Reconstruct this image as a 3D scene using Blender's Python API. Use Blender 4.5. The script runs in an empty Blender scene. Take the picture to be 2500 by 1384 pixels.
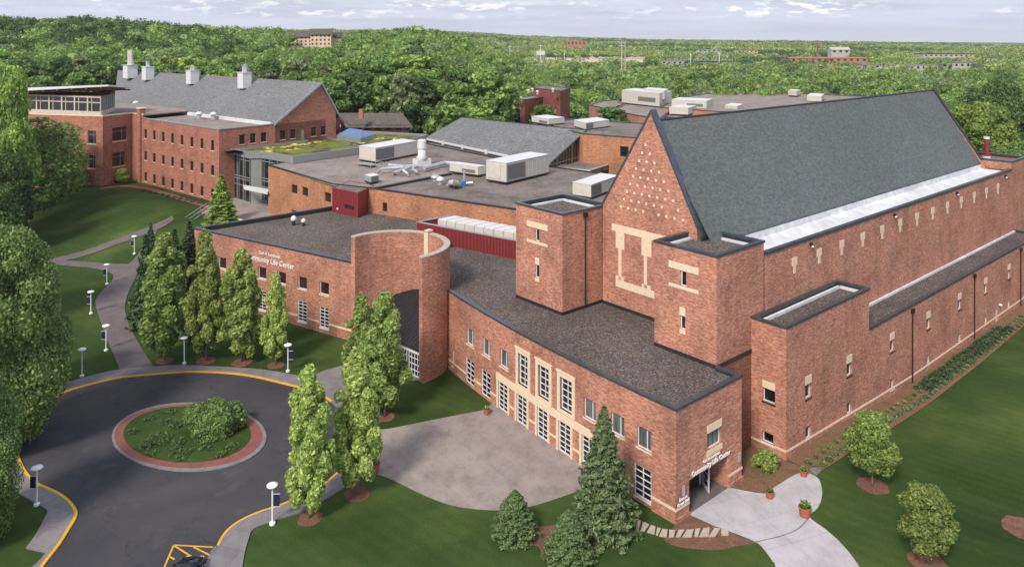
import bpy, bmesh, math, random
import numpy as np
from mathutils import Vector, Matrix
from mathutils.geometry import tessellate_polygon

scene = bpy.context.scene
rad = math.radians
# ------------------------------------------------------------------ camera
F, H, YH = 1850.0, 42.0, 98.0          # focal length in photo pixels, camera height (m), horizon row
cam_d = bpy.data.cameras.new('camera'); cam = bpy.data.objects.new('camera', cam_d)
scene.collection.objects.link(cam); scene.camera = cam
cam.location = (0, 0, H); cam.rotation_euler = (rad(90), 0, 0)
cam_d.sensor_width = 36; cam_d.lens = 36*F/2500
cam_d.shift_y = -(692-YH)/2500
cam_d.clip_start = .5; cam_d.clip_end = 30000
# ------------------------------------------------------------------ light
SUN_EL, SUN_AZ = 42, 207               # degrees; azimuth measured clockwise from +Y
w = bpy.data.worlds.new('World'); scene.world = w; w.use_nodes = True
nt = w.node_tree; N = nt.nodes; Lk = nt.links
bg = N['Background']; bg.inputs['Strength'].default_value = .15
sky = N.new('ShaderNodeTexSky'); sky.sky_type = 'NISHITA'; sky.sun_disc = False
sky.sun_elevation = rad(SUN_EL); sky.sun_rotation = rad(SUN_AZ); sky.dust_density = 2.5; sky.air_density = 1.0; sky.ozone_density = 1.5
tc = N.new('ShaderNodeTexCoord'); sx = N.new('ShaderNodeSeparateXYZ'); Lk.new(tc.outputs['Generated'], sx.inputs[0])
def mth(op, a, b=None, c=None):
    n = N.new('ShaderNodeMath'); n.operation = op
    for i, q in enumerate((a, b, c)):
        if q is None: continue
        if isinstance(q, (int, float)): n.inputs[i].default_value = q
        else: Lk.new(q, n.inputs[i])
    return n.outputs[0]
zc = mth('MAXIMUM', mth('ADD', sx.outputs[2], .035), .01)
u_ = mth('DIVIDE', sx.outputs[0], zc); v_ = mth('DIVIDE', sx.outputs[1], zc)
cx = N.new('ShaderNodeCombineXYZ'); Lk.new(u_, cx.inputs[0]); Lk.new(v_, cx.inputs[1])
def wnoise(scale, det, off=0, sxy=(1, 1)):
    m = N.new('ShaderNodeMapping'); Lk.new(cx.outputs[0], m.inputs[0]); m.inputs['Location'].default_value = (off, off*.3, off); m.inputs['Scale'].default_value = (sxy[0], sxy[1], 1)
    t = N.new('ShaderNodeTexNoise'); t.inputs['Scale'].default_value = scale; t.inputs['Detail'].default_value = det; t.inputs['Roughness'].default_value = .6
    Lk.new(m.outputs[0], t.inputs['Vector']); return t.outputs[0]
def mrange(x, a, b, c=0, d=1):
    n = N.new('ShaderNodeMapRange'); n.interpolation_type = 'SMOOTHSTEP'; n.inputs[1].default_value = a; n.inputs[2].default_value = b; n.inputs[3].default_value = c; n.inputs[4].default_value = d
    Lk.new(x, n.inputs[0]); return n.outputs[0]
az = mth('ARCTAN2', sx.outputs[0], sx.outputs[1]); el = sx.outputs[2]
def cnoise(sa_, se_, det, off, rough=.6):
    c = N.new('ShaderNodeCombineXYZ'); Lk.new(mth('MULTIPLY', az, sa_), c.inputs[0]); Lk.new(mth('MULTIPLY', el, se_), c.inputs[1]); c.inputs[2].default_value = off
    t = N.new('ShaderNodeTexNoise'); t.inputs['Scale'].default_value = 1; t.inputs['Detail'].default_value = det; t.inputs['Roughness'].default_value = rough; Lk.new(c.outputs[0], t.inputs['Vector']); return t.outputs[0]
veil = mrange(wnoise(.22, 5, 3.1), .2, .6, .7, 1.0)
mixa = N.new('ShaderNodeMixRGB'); Lk.new(veil, mixa.inputs[0]); Lk.new(sky.outputs[0], mixa.inputs[1]); mixa.inputs[2].default_value = (3.15, 3.38, 4.0, 1)
def layer(prev, f, c):
    m = N.new('ShaderNodeMixRGB'); Lk.new(f, m.inputs[0]); Lk.new(prev, m.inputs[1]); m.inputs[2].default_value = (*c, 1); return m.outputs[0]
s1 = layer(mixa.outputs[0], mrange(cnoise(5, 55, 5, 2.0), .40, .62, 0, .75), (2.55, 2.72, 3.3))            # grey bands of cloud base
s2 = layer(s1, mth('MULTIPLY', mrange(cnoise(42, 170, 6, 7.3), .50, .62, 0, .9), mth('MULTIPLY', mrange(el, .024, .034), mrange(cnoise(3, 20, 2, 11.), .42, .58))), (4.9, 4.75, 4.85))   # small bright cumulus tops
s3 = layer(s2, mrange(el, .030, -.004, 0, .55), (3.55, 3.68, 4.2))                                         # paler towards the horizon
Lk.new(s3, bg.inputs['Color'])
sd = bpy.data.lights.new('sun', 'SUN'); sd.energy = 2.6; sd.angle = rad(12); sd.color = (1.0, .89, .76)
so = bpy.data.objects.new('sun', sd); scene.collection.objects.link(so)
sa, se = rad(SUN_AZ), rad(SUN_EL)
sv = Vector((math.sin(sa)*math.cos(se), math.cos(sa)*math.cos(se), math.sin(se)))
so.rotation_euler = sv.to_track_quat('Z', 'Y').to_euler(); so.location = (0, 0, 120)
scene.view_settings.view_transform = 'Standard'; scene.view_settings.look = 'None'
scene.view_settings.exposure = 0.64; scene.view_settings.gamma = 1
scene.render.engine = 'CYCLES'
scene.cycles.use_denoising = True
scene.cycles.max_bounces = 6; scene.cycles.transparent_max_bounces = 6
scene.cycles.diffuse_bounces = 3; scene.cycles.glossy_bounces = 2

# ------------------------------------------------------------------ coordinates
def at(px, py, z=0.0):
    """the point at height z that the photo shows at pixel (px, py)"""
    Y = (H-z)*F/(py-YH); return ((px-1250)/F*Y, Y, z)
def zat(Y, py): return H-(py-YH)*Y/F
O = at(1650, 1278)[:2]; TH = math.atan2(2150, 1850)
U = (math.sin(TH), math.cos(TH)); V = (-math.cos(TH), math.sin(TH))
def Wc(a, b): return (O[0]+a*U[0]+b*V[0], O[1]+a*U[1]+b*V[1])      # college building frame
def loc_uv(p): dx, dy = p[0]-O[0], p[1]-O[1]; return dx*U[0]+dy*U[1], dx*V[0]+dy*V[1]
S0 = (-67.9, 175.6); SU = (.644, .765); SV = (-.765, .644)
def Sc(a, b): return (S0[0]+a*SU[0]+b*SV[0], S0[1]+a*SU[1]+b*SV[1])  # science building frame
def ss(x, a, b):
    t = np.clip((x-a)/(b-a), 0, 1); return t*t*(3-2*t)
def ground(X, Y):
    X = np.asarray(X, float); Y = np.asarray(Y, float)
    px = 1250+F*X/np.maximum(Y, 1)
    d = (X-S0[0])*SV[0]+(Y-S0[1])*SV[1]                  # along the science facade
    e = (X-S0[0])*SU[0]+(Y-S0[1])*SU[1]                  # towards the facade
    left = 1-ss(px, 1000, 1250)
    h = 4.2*ss(e, -34, -7)*ss(-X, 20, 40)*ss(Y, 120, 150)
    hill = left*(10*ss(Y, 225, 300)+16*ss(Y, 300, 640)) + (1-ss(px, 60, 800))*ss(Y, 260, 560)*12
    u = (X-O[0])*U[0]+(Y-O[1])*U[1]; v = (X-O[0])*V[0]+(Y-O[1])*V[1]
    dip = -1.2*ss(u, 22, 46)*(1-ss(u, 200, 400))*(1-ss(v, 12, 20))
    mid = ss(px, 850, 1250)*(1-ss(px, 1230, 1330))*8*ss(Y, 260, 330)
    far = np.interp(px, [-400, 1000, 1250, 1600, 2000, 2500, 3200], [66, 60, 44, 27, 20, 8, 2])*ss(Y, 900, 3200)
    return np.maximum(h, 0)+np.maximum(hill+mid, far)+dip
def gz(x, y): return float(ground(x, y))

# ------------------------------------------------------------------ mesh helpers
class MB:
    def __init__(s): s.v = []; s.f = []
    def face(s, *pts):
        n = len(s.v); s.v.extend(tuple(p) for p in pts); s.f.append(tuple(range(n, n+len(pts))))
    def hexa(s, p):            # 8 points: bottom 0-3 ccw, top 4-7
        n = len(s.v); s.v.extend(tuple(q) for q in p)
        for f in ((0, 3, 2, 1), (4, 5, 6, 7), (0, 1, 5, 4), (1, 2, 6, 5), (2, 3, 7, 6), (3, 0, 4, 7)): s.f.append(tuple(n+i for i in f))
    def prism(s, poly, z0, z1, top=True, bottom=True):
        k = len(poly); n = len(s.v)
        a = lambda z: [z]*k if isinstance(z, (int, float)) else z
        za, zb = a(z0), a(z1)
        s.v += [(p[0], p[1], za[i]) for i, p in enumerate(poly)] + [(p[0], p[1], zb[i]) for i, p in enumerate(poly)]
        for i in range(k): j = (i+1) % k; s.f.append((n+i, n+j, n+k+j, n+k+i))
        if k > 4:
            for t in tessellate_polygon([[Vector((p[0], p[1], 0)) for p in poly]]):
                if top: s.f.append(tuple(n+k+i for i in t))
                if bottom: s.f.append(tuple(n+i for i in reversed(t)))
        else:
            if top: s.f.append(tuple(range(n+k, n+2*k)))
            if bottom: s.f.append(tuple(range(n+k-1, n-1, -1)))
    def sheet(s, poly, z):
        n = len(s.v); s.v += [(p[0], p[1], z) for p in poly]
        for t in tessellate_polygon([[Vector((p[0], p[1], 0)) for p in poly]]): s.f.append(tuple(n+i for i in t))
    def box(s, c, size, rz=0, z0=None):
        sx_, sy_, sz_ = [q/2 for q in size]; ca, sa_ = math.cos(rz), math.sin(rz)
        P = []
        for dz in (-sz_, sz_):
            for dx, dy in ((-sx_, -sy_), (sx_, -sy_), (sx_, sy_), (-sx_, sy_)): P.append((c[0]+dx*ca-dy*sa_, c[1]+dx*sa_+dy*ca, c[2]+dz))
        s.hexa(P)
    def cyl(s, x, y, z0, z1, r0, r1=None, n=14, cap=True):
        r1 = r0 if r1 is None else r1; k = len(s.v)
        for z, r in ((z0, r0), (z1, r1)):
            for i in range(n): a = 2*math.pi*i/n; s.v.append((x+r*math.cos(a), y+r*math.sin(a), z))
        for i in range(n): j = (i+1) % n; s.f.append((k+i, k+j, k+n+j, k+n+i))
        if cap: s.f.append(tuple(range(k+n, k+2*n))); s.f.append(tuple(range(k+n-1, k-1, -1)))
    def lathe(s, x, y, prof, n=16):
        k = len(s.v)
        for z, r in prof:
            for i in range(n): a = 2*math.pi*i/n; s.v.append((x+r*math.cos(a), y+r*math.sin(a), z))
        for m in range(len(prof)-1):
            for i in range(n): j = (i+1) % n; s.f.append((k+m*n+i, k+m*n+j, k+m*n+n+j, k+m*n+n+i))
        s.f.append(tuple(range(k+(len(prof)-1)*n, k+len(prof)*n))); s.f.append(tuple(range(k+n-1, k-1, -1)))
    def tube(s, pts, r, n=8):
        pts = [Vector(p) for p in pts]; k = len(s.v); rr = r if isinstance(r, (list, tuple)) else [r]*len(pts)
        up = Vector((0, 0, 1))
        for i, p in enumerate(pts):
            d = (pts[min(i+1, len(pts)-1)]-pts[max(i-1, 0)]).normalized()
            a = d.cross(up if abs(d.z) < .95 else Vector((1, 0, 0))).normalized(); b = d.cross(a)
            for j in range(n): t = 2*math.pi*j/n; s.v.append(tuple(p+(a*math.cos(t)+b*math.sin(t))*rr[i]))
        for i in range(len(pts)-1):
            for j in range(n): q = (j+1) % n; s.f.append((k+i*n+j, k+i*n+q, k+(i+1)*n+q, k+(i+1)*n+j))
        s.f.append(tuple(range(k+n-1, k-1, -1))); e = k+(len(pts)-1)*n; s.f.append(tuple(range(e, e+n)))
    def build(s, name, mat, parent=None, smooth=False, **tags):
        me = bpy.data.meshes.new(name); off = Vector((0, 0, 0))
        if parent is not None:
            q = parent
            while q is not None: off += q.location; q = q.parent
        me.from_pydata([(a-off[0], b-off[1], c-off[2]) for a, b, c in s.v], [], s.f)
        bm = bmesh.new(); bm.from_mesh(me); bmesh.ops.recalc_face_normals(bm, faces=bm.faces); bm.to_mesh(me); bm.free()
        if smooth: me.shade_smooth()
        me.materials.append(mat); o = bpy.data.objects.new(name, me); scene.collection.objects.link(o)
        if parent is not None: o.parent = parent
        for k_, v_ in tags.items(): o[k_] = v_
        return o
def flatten_sheet(o): pass
def thing(name, label, cat, loc, group=None):
    o = bpy.data.objects.new(name, None); scene.collection.objects.link(o); o.location = loc; o.empty_display_size = .5
    o['label'] = label; o['category'] = cat
    if group: o['group'] = group
    return o
def tag(o, label, cat, group=None):
    o['label'] = label; o['category'] = cat
    if group: o['group'] = group
    return o
def copy_tree(o, parent=None):
    c = o.copy(); scene.collection.objects.link(c); c.parent = parent
    for ch in o.children: copy_tree(ch, c)
    return c
def offset(poly, d, closed=True):
    """offset a polygon/polyline by d to the left of travel"""
    n = len(poly); out = []
    for i in range(n):
        p = Vector(poly[i][:2])
        a = Vector(poly[i-1][:2]) if (closed or i > 0) else None; b = Vector(poly[(i+1) % n][:2]) if (closed or i < n-1) else None
        ns = []
        if a is not None: t = (p-a).normalized(); ns.append(Vector((-t.y, t.x)))
        if b is not None: t = (b-p).normalized(); ns.append(Vector((-t.y, t.x)))
        if len(ns) == 2:
            m = ns[0]+ns[1]; m = m.normalized() if m.length > 1e-6 else ns[0]; m = m/max(.35, m.dot(ns[0]))
        else: m = ns[0]
        out.append((p.x+m.x*d, p.y+m.y*d))
    return out
def ccw(poly):
    a = sum(poly[i][0]*poly[(i+1) % len(poly)][1]-poly[(i+1) % len(poly)][0]*poly[i][1] for i in range(len(poly)))
    return list(poly) if a > 0 else list(reversed(poly))
def ring(mb, poly, inn, out, z0, z1):
    """upright ring between the outline grown by out and shrunk by inn"""
    P = ccw(poly); A = offset(P, inn); B = offset(P, -out); n = len(P)
    for i in range(n):
        j = (i+1) % n
        mb.hexa([(*B[i], z0), (*B[j], z0), (*A[j], z0), (*A[i], z0), (*B[i], z1), (*B[j], z1), (*A[j], z1), (*A[i], z1)])
def strip(mb, pts, d0, d1, z0, z1):
    A = offset(pts, d0, False); B = offset(pts, d1, False)
    for i in range(len(pts)-1):
        mb.hexa([(*A[i], z0), (*A[i+1], z0), (*B[i+1], z0), (*B[i], z0), (*A[i], z1), (*A[i+1], z1), (*B[i+1], z1), (*B[i], z1)])
def smooth_line(pts, k=6, closed=False):
    P = [Vector(p[:2]) for p in pts]; n = len(P); out = []
    rng = range(n) if closed else range(n-1)
    for i in rng:
        a, b, c, d = (P[(i-1) % n] if closed or i > 0 else P[0]), P[i], P[(i+1) % n], (P[(i+2) % n] if closed or i+2 < n else P[-1])
        for j in range(k):
            t = j/k; q = .5*((2*b)+(c-a)*t+(2*a-5*b+4*c-d)*t*t+(3*b-a-3*c+d)*t**3); out.append((q.x, q.y))
    if not closed: out.append((P[-1].x, P[-1].y))
    return out
def pxs(pts, z=0): return [at(p[0], p[1], z)[:2] for p in pts]

# ------------------------------------------------------------------ materials
MATS = {}
class NT:
    def __init__(s, name, rough=.8, spec=.3, metal=0):
        m = bpy.data.materials.new(name); m.use_nodes = True; s.m = m; s.t = m.node_tree; s.b = s.t.nodes['Principled BSDF']
        s.b.inputs['Roughness'].default_value = rough; s.b.inputs['Metallic'].default_value = metal; s.b.inputs['Specular IOR Level'].default_value = spec
        s.tc = s.t.nodes.new('ShaderNodeTexCoord'); MATS[name] = m
        s.co = s.t.nodes.new('ShaderNodeNewGeometry').outputs['Position']
    def new(s, k): return s.t.nodes.new(k)
    def link(s, a, b): s.t.links.new(a, b)
    def mapped(s, scale, loc=(0, 0, 0), rot=(0, 0, 0), src=None):
        m = s.new('ShaderNodeMapping'); m.inputs['Scale'].default_value = scale; m.inputs['Location'].default_value = loc; m.inputs['Rotation'].default_value = rot
        s.link(src or s.co, m.inputs[0]); return m.outputs[0]
    def noise(s, scale=1, det=3, vec=None, rough=.5, dist=0):
        n = s.new('ShaderNodeTexNoise'); n.inputs['Scale'].default_value = scale; n.inputs['Detail'].default_value = det; n.inputs['Roughness'].default_value = rough; n.inputs['Distortion'].default_value = dist
        s.link(vec or s.co, n.inputs['Vector']); return n.outputs[0]
    def vor(s, scale, vec=None, out='Color', feature='F1'):
        n = s.new('ShaderNodeTexVoronoi'); n.inputs['Scale'].default_value = scale; n.feature = feature; s.link(vec or s.co, n.inputs['Vector']); return n.outputs[out]
    def ramp(s, x, stops, interp='LINEAR'):
        r = s.new('ShaderNodeValToRGB'); r.color_ramp.interpolation = interp; e = r.color_ramp.elements
        while len(e) > 1: e.remove(e[-1])
        e[0].position = stops[0][0]; e[0].color = (*stops[0][1], 1)
        for p, c in stops[1:]: q = e.new(p); q.color = (*c, 1)
        s.link(x, r.inputs[0]); return r.outputs[0]
    def mix(s, f, a, b, mode='MIX'):
        m = s.new('ShaderNodeMixRGB'); m.blend_type = mode
        for i, q in enumerate((f, a, b)):
            if isinstance(q, (int, float)): m.inputs[i].default_value = q
            elif isinstance(q, tuple): m.inputs[i].default_value = (*q, 1)
            else: s.link(q, m.inputs[i])
        return m.outputs[0]
    def bump(s, x, strength=.3, dist=.02):
        b = s.new('ShaderNodeBump'); b.inputs['Strength'].default_value = strength; b.inputs['Distance'].default_value = dist
        s.link(x, b.inputs['Height']); s.link(b.outputs[0], s.b.inputs['Normal'])
    def col(s, c):
        if isinstance(c, tuple): s.b.inputs['Base Color'].default_value = (*c, 1)
        else: s.link(c, s.b.inputs['Base Color'])
        return s.m
def brick(name, base, light, dark, cell=(2.4, 2.4, 9.0), big=.25, amt=.55):
    k = NT(name, .9, .15)
    sep = k.new('ShaderNodeSeparateXYZ'); k.link(k.vor(1, k.mapped(cell)), sep.inputs[0])
    c = k.ramp(sep.outputs[0], [(0, dark), (.16, dark), (.24, base), (.62, base), (.84, light), (1, light)])
    b2 = k.noise(1, 5, k.mapped((2.2, 2.2, 6.5)), .7)
    c = k.mix(.5, c, k.ramp(b2, [(.33, dark), (.45, base), (.56, base), (.68, light)]))
    st = k.noise(big, 4); c = k.mix(amt, c, k.ramp(st, [(.3, (.55, .55, .56)), (.5, (1, 1, 1)), (.7, (1.25, 1.18, 1.12))]), 'MULTIPLY')
    c = k.mix(.5, c, k.ramp(k.noise(1, 4, k.mapped((.9, .9, .07)), .6), [(.34, (.80, .79, .80)), (.52, (1, 1, 1)), (.7, (1.08, 1.07, 1.05))]), 'MULTIPLY')
    k.bump(b2, .25, .03); return k.col(c)
brick('brick', (.41, .190, .134), (.62, .365, .268), (.20, .097, .072), cell=(3.0, 3.0, 10.5))
brick('brick_old', (.41, .20, .115), (.52, .28, .175), (.20, .085, .055), big=.2, amt=.5)
brick('brick_science', (.355, .155, .113), (.48, .24, .18), (.20, .090, .070), cell=(1.6, 1.6, 6), amt=.4)
brick('brick_dark', (.22, .080, .060), (.30, .12, .09), (.09, .03, .025), cell=(1, 1, 4))
def plain(name, c, rough=.7, spec=.3, metal=0, var=.18, scale=1.5, fine=0, finescale=12, bump=0):
    k = NT(name, rough, spec, metal)
    n = k.noise(scale, 5, None, .6)
    cc = k.ramp(n, [(.3, tuple(q*(1-var) for q in c)), (.7, tuple(q*(1+var) for q in c))])
    if fine:
        f = k.noise(finescale, 3, None, .7); cc = k.mix(fine, cc, k.ramp(f, [(.3, (.35, .35, .35)), (.5, (1, 1, 1)), (.7, (1.6, 1.6, 1.6))]), 'MULTIPLY')
        if bump: k.bump(f, bump, .03)
    return k.col(cc)
plain('stone', (.70, .57, .42), .85, .2, 0, .07, 2.5, .15, 6)
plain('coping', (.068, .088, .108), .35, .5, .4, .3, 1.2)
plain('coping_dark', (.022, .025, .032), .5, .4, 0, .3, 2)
plain('coping_light', (.32, .36, .42), .45, .4, .3, .15)
k = NT('gravel', .95, .1)
a_ = k.vor(9.0); s_ = k.new('ShaderNodeSeparateXYZ'); k.link(a_, s_.inputs[0])
cc = k.ramp(s_.outputs[0], [(0, (.050, .043, .041)), (.35, (.088, .075, .070)), (.7, (.135, .116, .108)), (1, (.24, .21, .195))])
cc = k.mix(.6, cc, k.ramp(k.noise(.13, 5), [(.3, (.55, .55, .58)), (.55, (1, 1, 1)), (.75, (1.25, 1.2, 1.15))]), 'MULTIPLY'); k.bump(a_, .4, .04); k.col(cc)
def membrane(name, c, dk):
    k = NT(name, .85, .2)
    n = k.noise(.16, 6, None, .62, .4); n2_ = k.noise(1.3, 4, k.mapped((1, .25, 1), rot=(0, 0, .6)))
    cc = k.ramp(n, [(.32, dk), (.52, c), (.72, tuple(q*1.18 for q in c))]); cc = k.mix(.35, cc, k.ramp(n2_, [(.35, (.6, .6, .6)), (.55, (1, 1, 1)), (.7, (1.25, 1.25, 1.25))]), 'MULTIPLY')
    return k.col(cc)
membrane('membrane', (.195, .168, .155), (.11, .098, .096)); membrane('membrane_light', (.26, .225, .205), (.18, .155, .145))
membrane('white_roof', (.62, .64, .68), (.57, .59, .63))
def shingle(name, c, sc=(2.4, 2.4, 5.5), var=.28):
    k = NT(name, .85, .25)
    v3 = k.vor(1, k.mapped(sc)); s3 = k.new('ShaderNodeSeparateXYZ'); k.link(v3, s3.inputs[0])
    cc = k.ramp(s3.outputs[0], [(0, tuple(q*(1-var) for q in c)), (.5, c), (1, tuple(q*(1+var) for q in c))])
    cc = k.mix(.45, cc, k.ramp(k.noise(1.0, 5, k.mapped((2.0, 2.0, 5)), .7), [(.32, (.6, .62, .62)), (.5, (1, 1, 1)), (.68, (1.4, 1.4, 1.38))]), 'MULTIPLY')
    cc = k.mix(.5, cc, k.ramp(k.noise(.07, 3), [(.35, (.85, .9, .88)), (.65, (1.1, 1.1, 1.12))]), 'MULTIPLY')
    k.bump(v3, .3, .03); return k.col(cc)
shingle('slate', (.106, .121, .124), var=.2); shingle('slate_light', (.155, .16, .168)); shingle('shingle_brown', (.11, .092, .082)); shingle('shingle_dark', (.06, .065, .075))
k = NT('glass', .08, .6); k.col(k.ramp(k.noise(.9, 3, k.mapped((1, 1, 1.6))), [(.35, (.006, .007, .010)), (.6, (.018, .020, .026)), (.75, (.06, .055, .055))]))
k = NT('glass_blind', .15, .6); k.col(k.ramp(k.noise(1.2, 2, k.mapped((3, 3, .3))), [(.35, (.05, .065, .065)), (.6, (.14, .165, .16))]))
k = NT('glass_brown', .12, .5); k.col(k.ramp(k.noise(1.2, 2), [(.35, (.02, .012, .01)), (.65, (.055, .035, .028))]))
k = NT('glass_blue', .08, .7); k.col((.03, .07, .16))
plain('frame_white', (.72, .73, .76), .5, .4, 0, .05)
plain('frame_cream', (.52, .47, .40), .6, .3, 0, .08)
plain('frame_grey', (.30, .32, .33), .4, .5, .3, .08)
plain('frame_dark', (.05, .052, .055), .5, .4, 0, .1)
def corrug(name, c, per=3.0):
    k = NT(name, .45, .4, .1)
    wv = k.new('ShaderNodeTexWave'); wv.wave_type = 'BANDS'; wv.bands_direction = 'X'; wv.inputs['Scale'].default_value = per
    mp = k.mapped((1, 1, 1), rot=(0, 0, -TH+.1)); k.link(mp, wv.inputs['Vector'])
    cc = k.mix(.35, k.ramp(wv.outputs[0], [(.2, tuple(q*.6 for q in c)), (.6, c)]), c); k.bump(wv.outputs[0], .6, .05); return k.col(cc)
plain('red_metal', (.22, .035, .042), .45, .4, .1, .1)
plain('red_light', (.30, .055, .06), .45, .4, .1, .1)
plain('dark_metal', (.028, .03, .036), .4, .4, .3, .2)
plain('galv', (.50, .53, .58), .35, .5, .5, .12)
plain('unit_cream', (.52, .50, .455), .6, .3, 0, .08, 1, .1, 5)
plain('unit_white', (.60, .615, .63), .5, .3, 0, .07)
k = NT('grille', .5, .3); wv = k.new('ShaderNodeTexWave'); wv.bands_direction = 'Z'; wv.inputs['Scale'].default_value = 2.2; k.link(k.co, wv.inputs['Vector'])
k.col(k.ramp(wv.outputs[0], [(.2, (.10, .105, .11)), (.7, (.20, .205, .21))]))
plain('pipe_dark', (.03, .022, .02), .5, .3, .2, .2)
plain('lamp_white', (.80, .82, .86), .4, .4, 0, .04)
plain('banner', (.014, .022, .06), .7, .2, 0, .2)
plain('terracotta', (.36, .115, .075), .8, .2, 0, .12, 4)
plain('soil', (.04, .028, .02), .95, .1, 0, .3, 8)
plain('bark', (.10, .082, .068), .95, .1, 0, .3, 5, .4, 14)
plain('bark_pale', (.22, .19, .165), .95, .1, 0, .2, 5, .4, 14)
plain('yellow_paint', (.66, .37, .035), .8, .2, 0, .10, 1.2, .25, 7)
plain('car_paint', (.012, .014, .020), .15, .6, .3, .1)
plain('tyre', (.01, .01, .01), .9, .1)
plain('red_light_glass', (.4, .02, .02), .3, .5)
plain('flagstone', (.42, .36, .31), .9, .2, 0, .15, 2, .3, 9)
plain('siding_maroon', (.075, .038, .036), .8, .2, 0, .12)
plain('siding_green', (.022, .038, .034), .8, .2, 0, .12)
plain('tan_wall', (.62, .47, .37), .85, .2, 0, .15, .2)
plain('pink_brick', (.40, .19, .14), .85, .2, 0, .15, .3)
plain('pale_wall', (.42, .42, .40), .8, .2, 0, .15, .3)
plain('letters', (.80, .80, .80), .5, .3, 0, .02)
plain('wood', (.22, .10, .055), .7, .2, 0, .15)
k = NT('asphalt', .9, .2)
cc = k.ramp(k.noise(.09, 6, None, .62, .5), [(.32, (.036, .037, .047)), (.52, (.056, .056, .064)), (.72, (.074, .072, .079))])
cc = k.mix(.35, cc, k.ramp(k.noise(18, 3, None, .8), [(.3, (.5, .5, .5)), (.5, (1, 1, 1)), (.7, (1.7, 1.7, 1.7))]), 'MULTIPLY')
cr = k.vor(.16, k.mapped((1, 1, 1)), 'Distance', 'DISTANCE_TO_EDGE'); wob = k.noise(.55, 4)
cc = k.mix(k.ramp(k.noise(.33, 3, k.mapped((1, 1, 1), (4, 9, 0))), [(.60, (0, 0, 0)), (.70, (.55, .55, .55))]), cc, (.09, .088, .088))
dv = k.new('ShaderNodeVectorMath'); dv.operation = 'MULTIPLY_ADD'; nz = k.new('ShaderNodeTexNoise'); nz.inputs['Scale'].default_value = .5; nz.inputs['Detail'].default_value = 4; k.link(k.co, nz.inputs['Vector'])
k.link(nz.outputs['Color'], dv.inputs[0]); dv.inputs[1].default_value = (5, 5, 0); k.link(k.co, dv.inputs[2])
cr = k.vor(.13, dv.outputs[0], 'Distance', 'DISTANCE_TO_EDGE'); cc = k.mix(k.ramp(cr, [(0, (.45, .45, .45)), (.004, (.3, .3, .3)), (.008, (0, 0, 0))]), cc, (.022, .022, .027))
k.bump(k.noise(20, 2), .2, .02); k.col(cc)
def concrete(name, c, joint=1.5, rot=0., jw=.012, stain=.5, warm=None):
    k = NT(name, .88, .2)
    cc = k.ramp(k.noise(.35, 6, None, .65), [(.3, tuple(q*.78 for q in c)), (.52, c), (.74, tuple(min(1, q*1.13) for q in c))])
    cc = k.mix(stain, cc, k.ramp(k.noise(.9, 6, k.mapped((1, .5, 1), rot=(0, 0, .7)), .75), [(.34, (.62, .60, .60)), (.50, (1, 1, 1)), (.68, (1.12, 1.12, 1.13))]), 'MULTIPLY')
    b = k.new('ShaderNodeTexBrick'); b.offset = 0; b.inputs['Scale'].default_value = 1/joint; b.inputs['Mortar Size'].default_value = jw; b.inputs['Brick Width'].default_value = 1; b.inputs['Row Height'].default_value = 1
    b.inputs['Color1'].default_value = (1, 1, 1, 1); b.inputs['Color2'].default_value = (.9, .9, .91, 1); b.inputs['Mortar'].default_value = (.55, .53, .52, 1); b.inputs['Mortar Smooth'].default_value = .3
    k.link(k.mapped((1, 1, 1), rot=(0, 0, rot)), b.inputs['Vector']); cc = k.mix(.85, cc, b.outputs[0], 'MULTIPLY'); return k.col(cc)
concrete('sidewalk', (.215, .205, .215), 2.2, .3); concrete('plaza', (.30, .262, .245), 2.6, TH+.05, .006, .5); concrete('new_concrete', (.46, .45, .48), 3.4, TH+.35, .005, .28)
concrete('path_asphalt', (.145, .125, .128), 40, 0, .0, .4)
concrete('step', (.30, .26, .24), 3, 0, .004)
k = NT('grass', .95, .05)
cc = k.ramp(k.noise(.055, 6, None, .62, .3), [(.30, (.023, .042, .013)), (.48, (.038, .068, .019)), (.60, (.060, .094, .026)), (.72, (.095, .122, .038))])
cc = k.mix(.5, cc, k.ramp(k.noise(5, 5, None, .75), [(.3, (.55, .55, .55)), (.5, (1, 1, 1)), (.72, (1.5, 1.45, 1.35))]), 'MULTIPLY')
wv = k.new('ShaderNodeTexWave'); wv.inputs['Scale'].default_value = .22; wv.inputs['Distortion'].default_value = 1.2; wv.inputs['Detail'].default_value = 2; k.link(k.mapped((1, 1, 0), rot=(0, 0, -TH)), wv.inputs['Vector'])
cc = k.mix(.22, cc, k.ramp(wv.outputs[0], [(.3, (.82, .84, .82)), (.7, (1.15, 1.16, 1.1))]), 'MULTIPLY')
cc = k.mix(k.ramp(k.noise(.4, 6, None, .75, 1), [(.60, (0, 0, 0)), (.72, (.5, .5, .5))]), cc, (.085, .088, .035))
k.bump(k.noise(9, 3), .5, .06); k.col(cc)
k = NT('far_ground', .95, .05); k.col(k.ramp(k.noise(.02, 5), [(.35, (.035, .07, .02)), (.65, (.09, .13, .04))]))
plain('grass_bright', (.16, .24, .05), .95, .05, 0, .2, .2)
plain('sand', (.55, .46, .38), .95, .1, 0, .12, .05)
plain('mulch', (.165, .092, .066), .98, .05, 0, .25, 1.0, .6, 9, .5)
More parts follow.
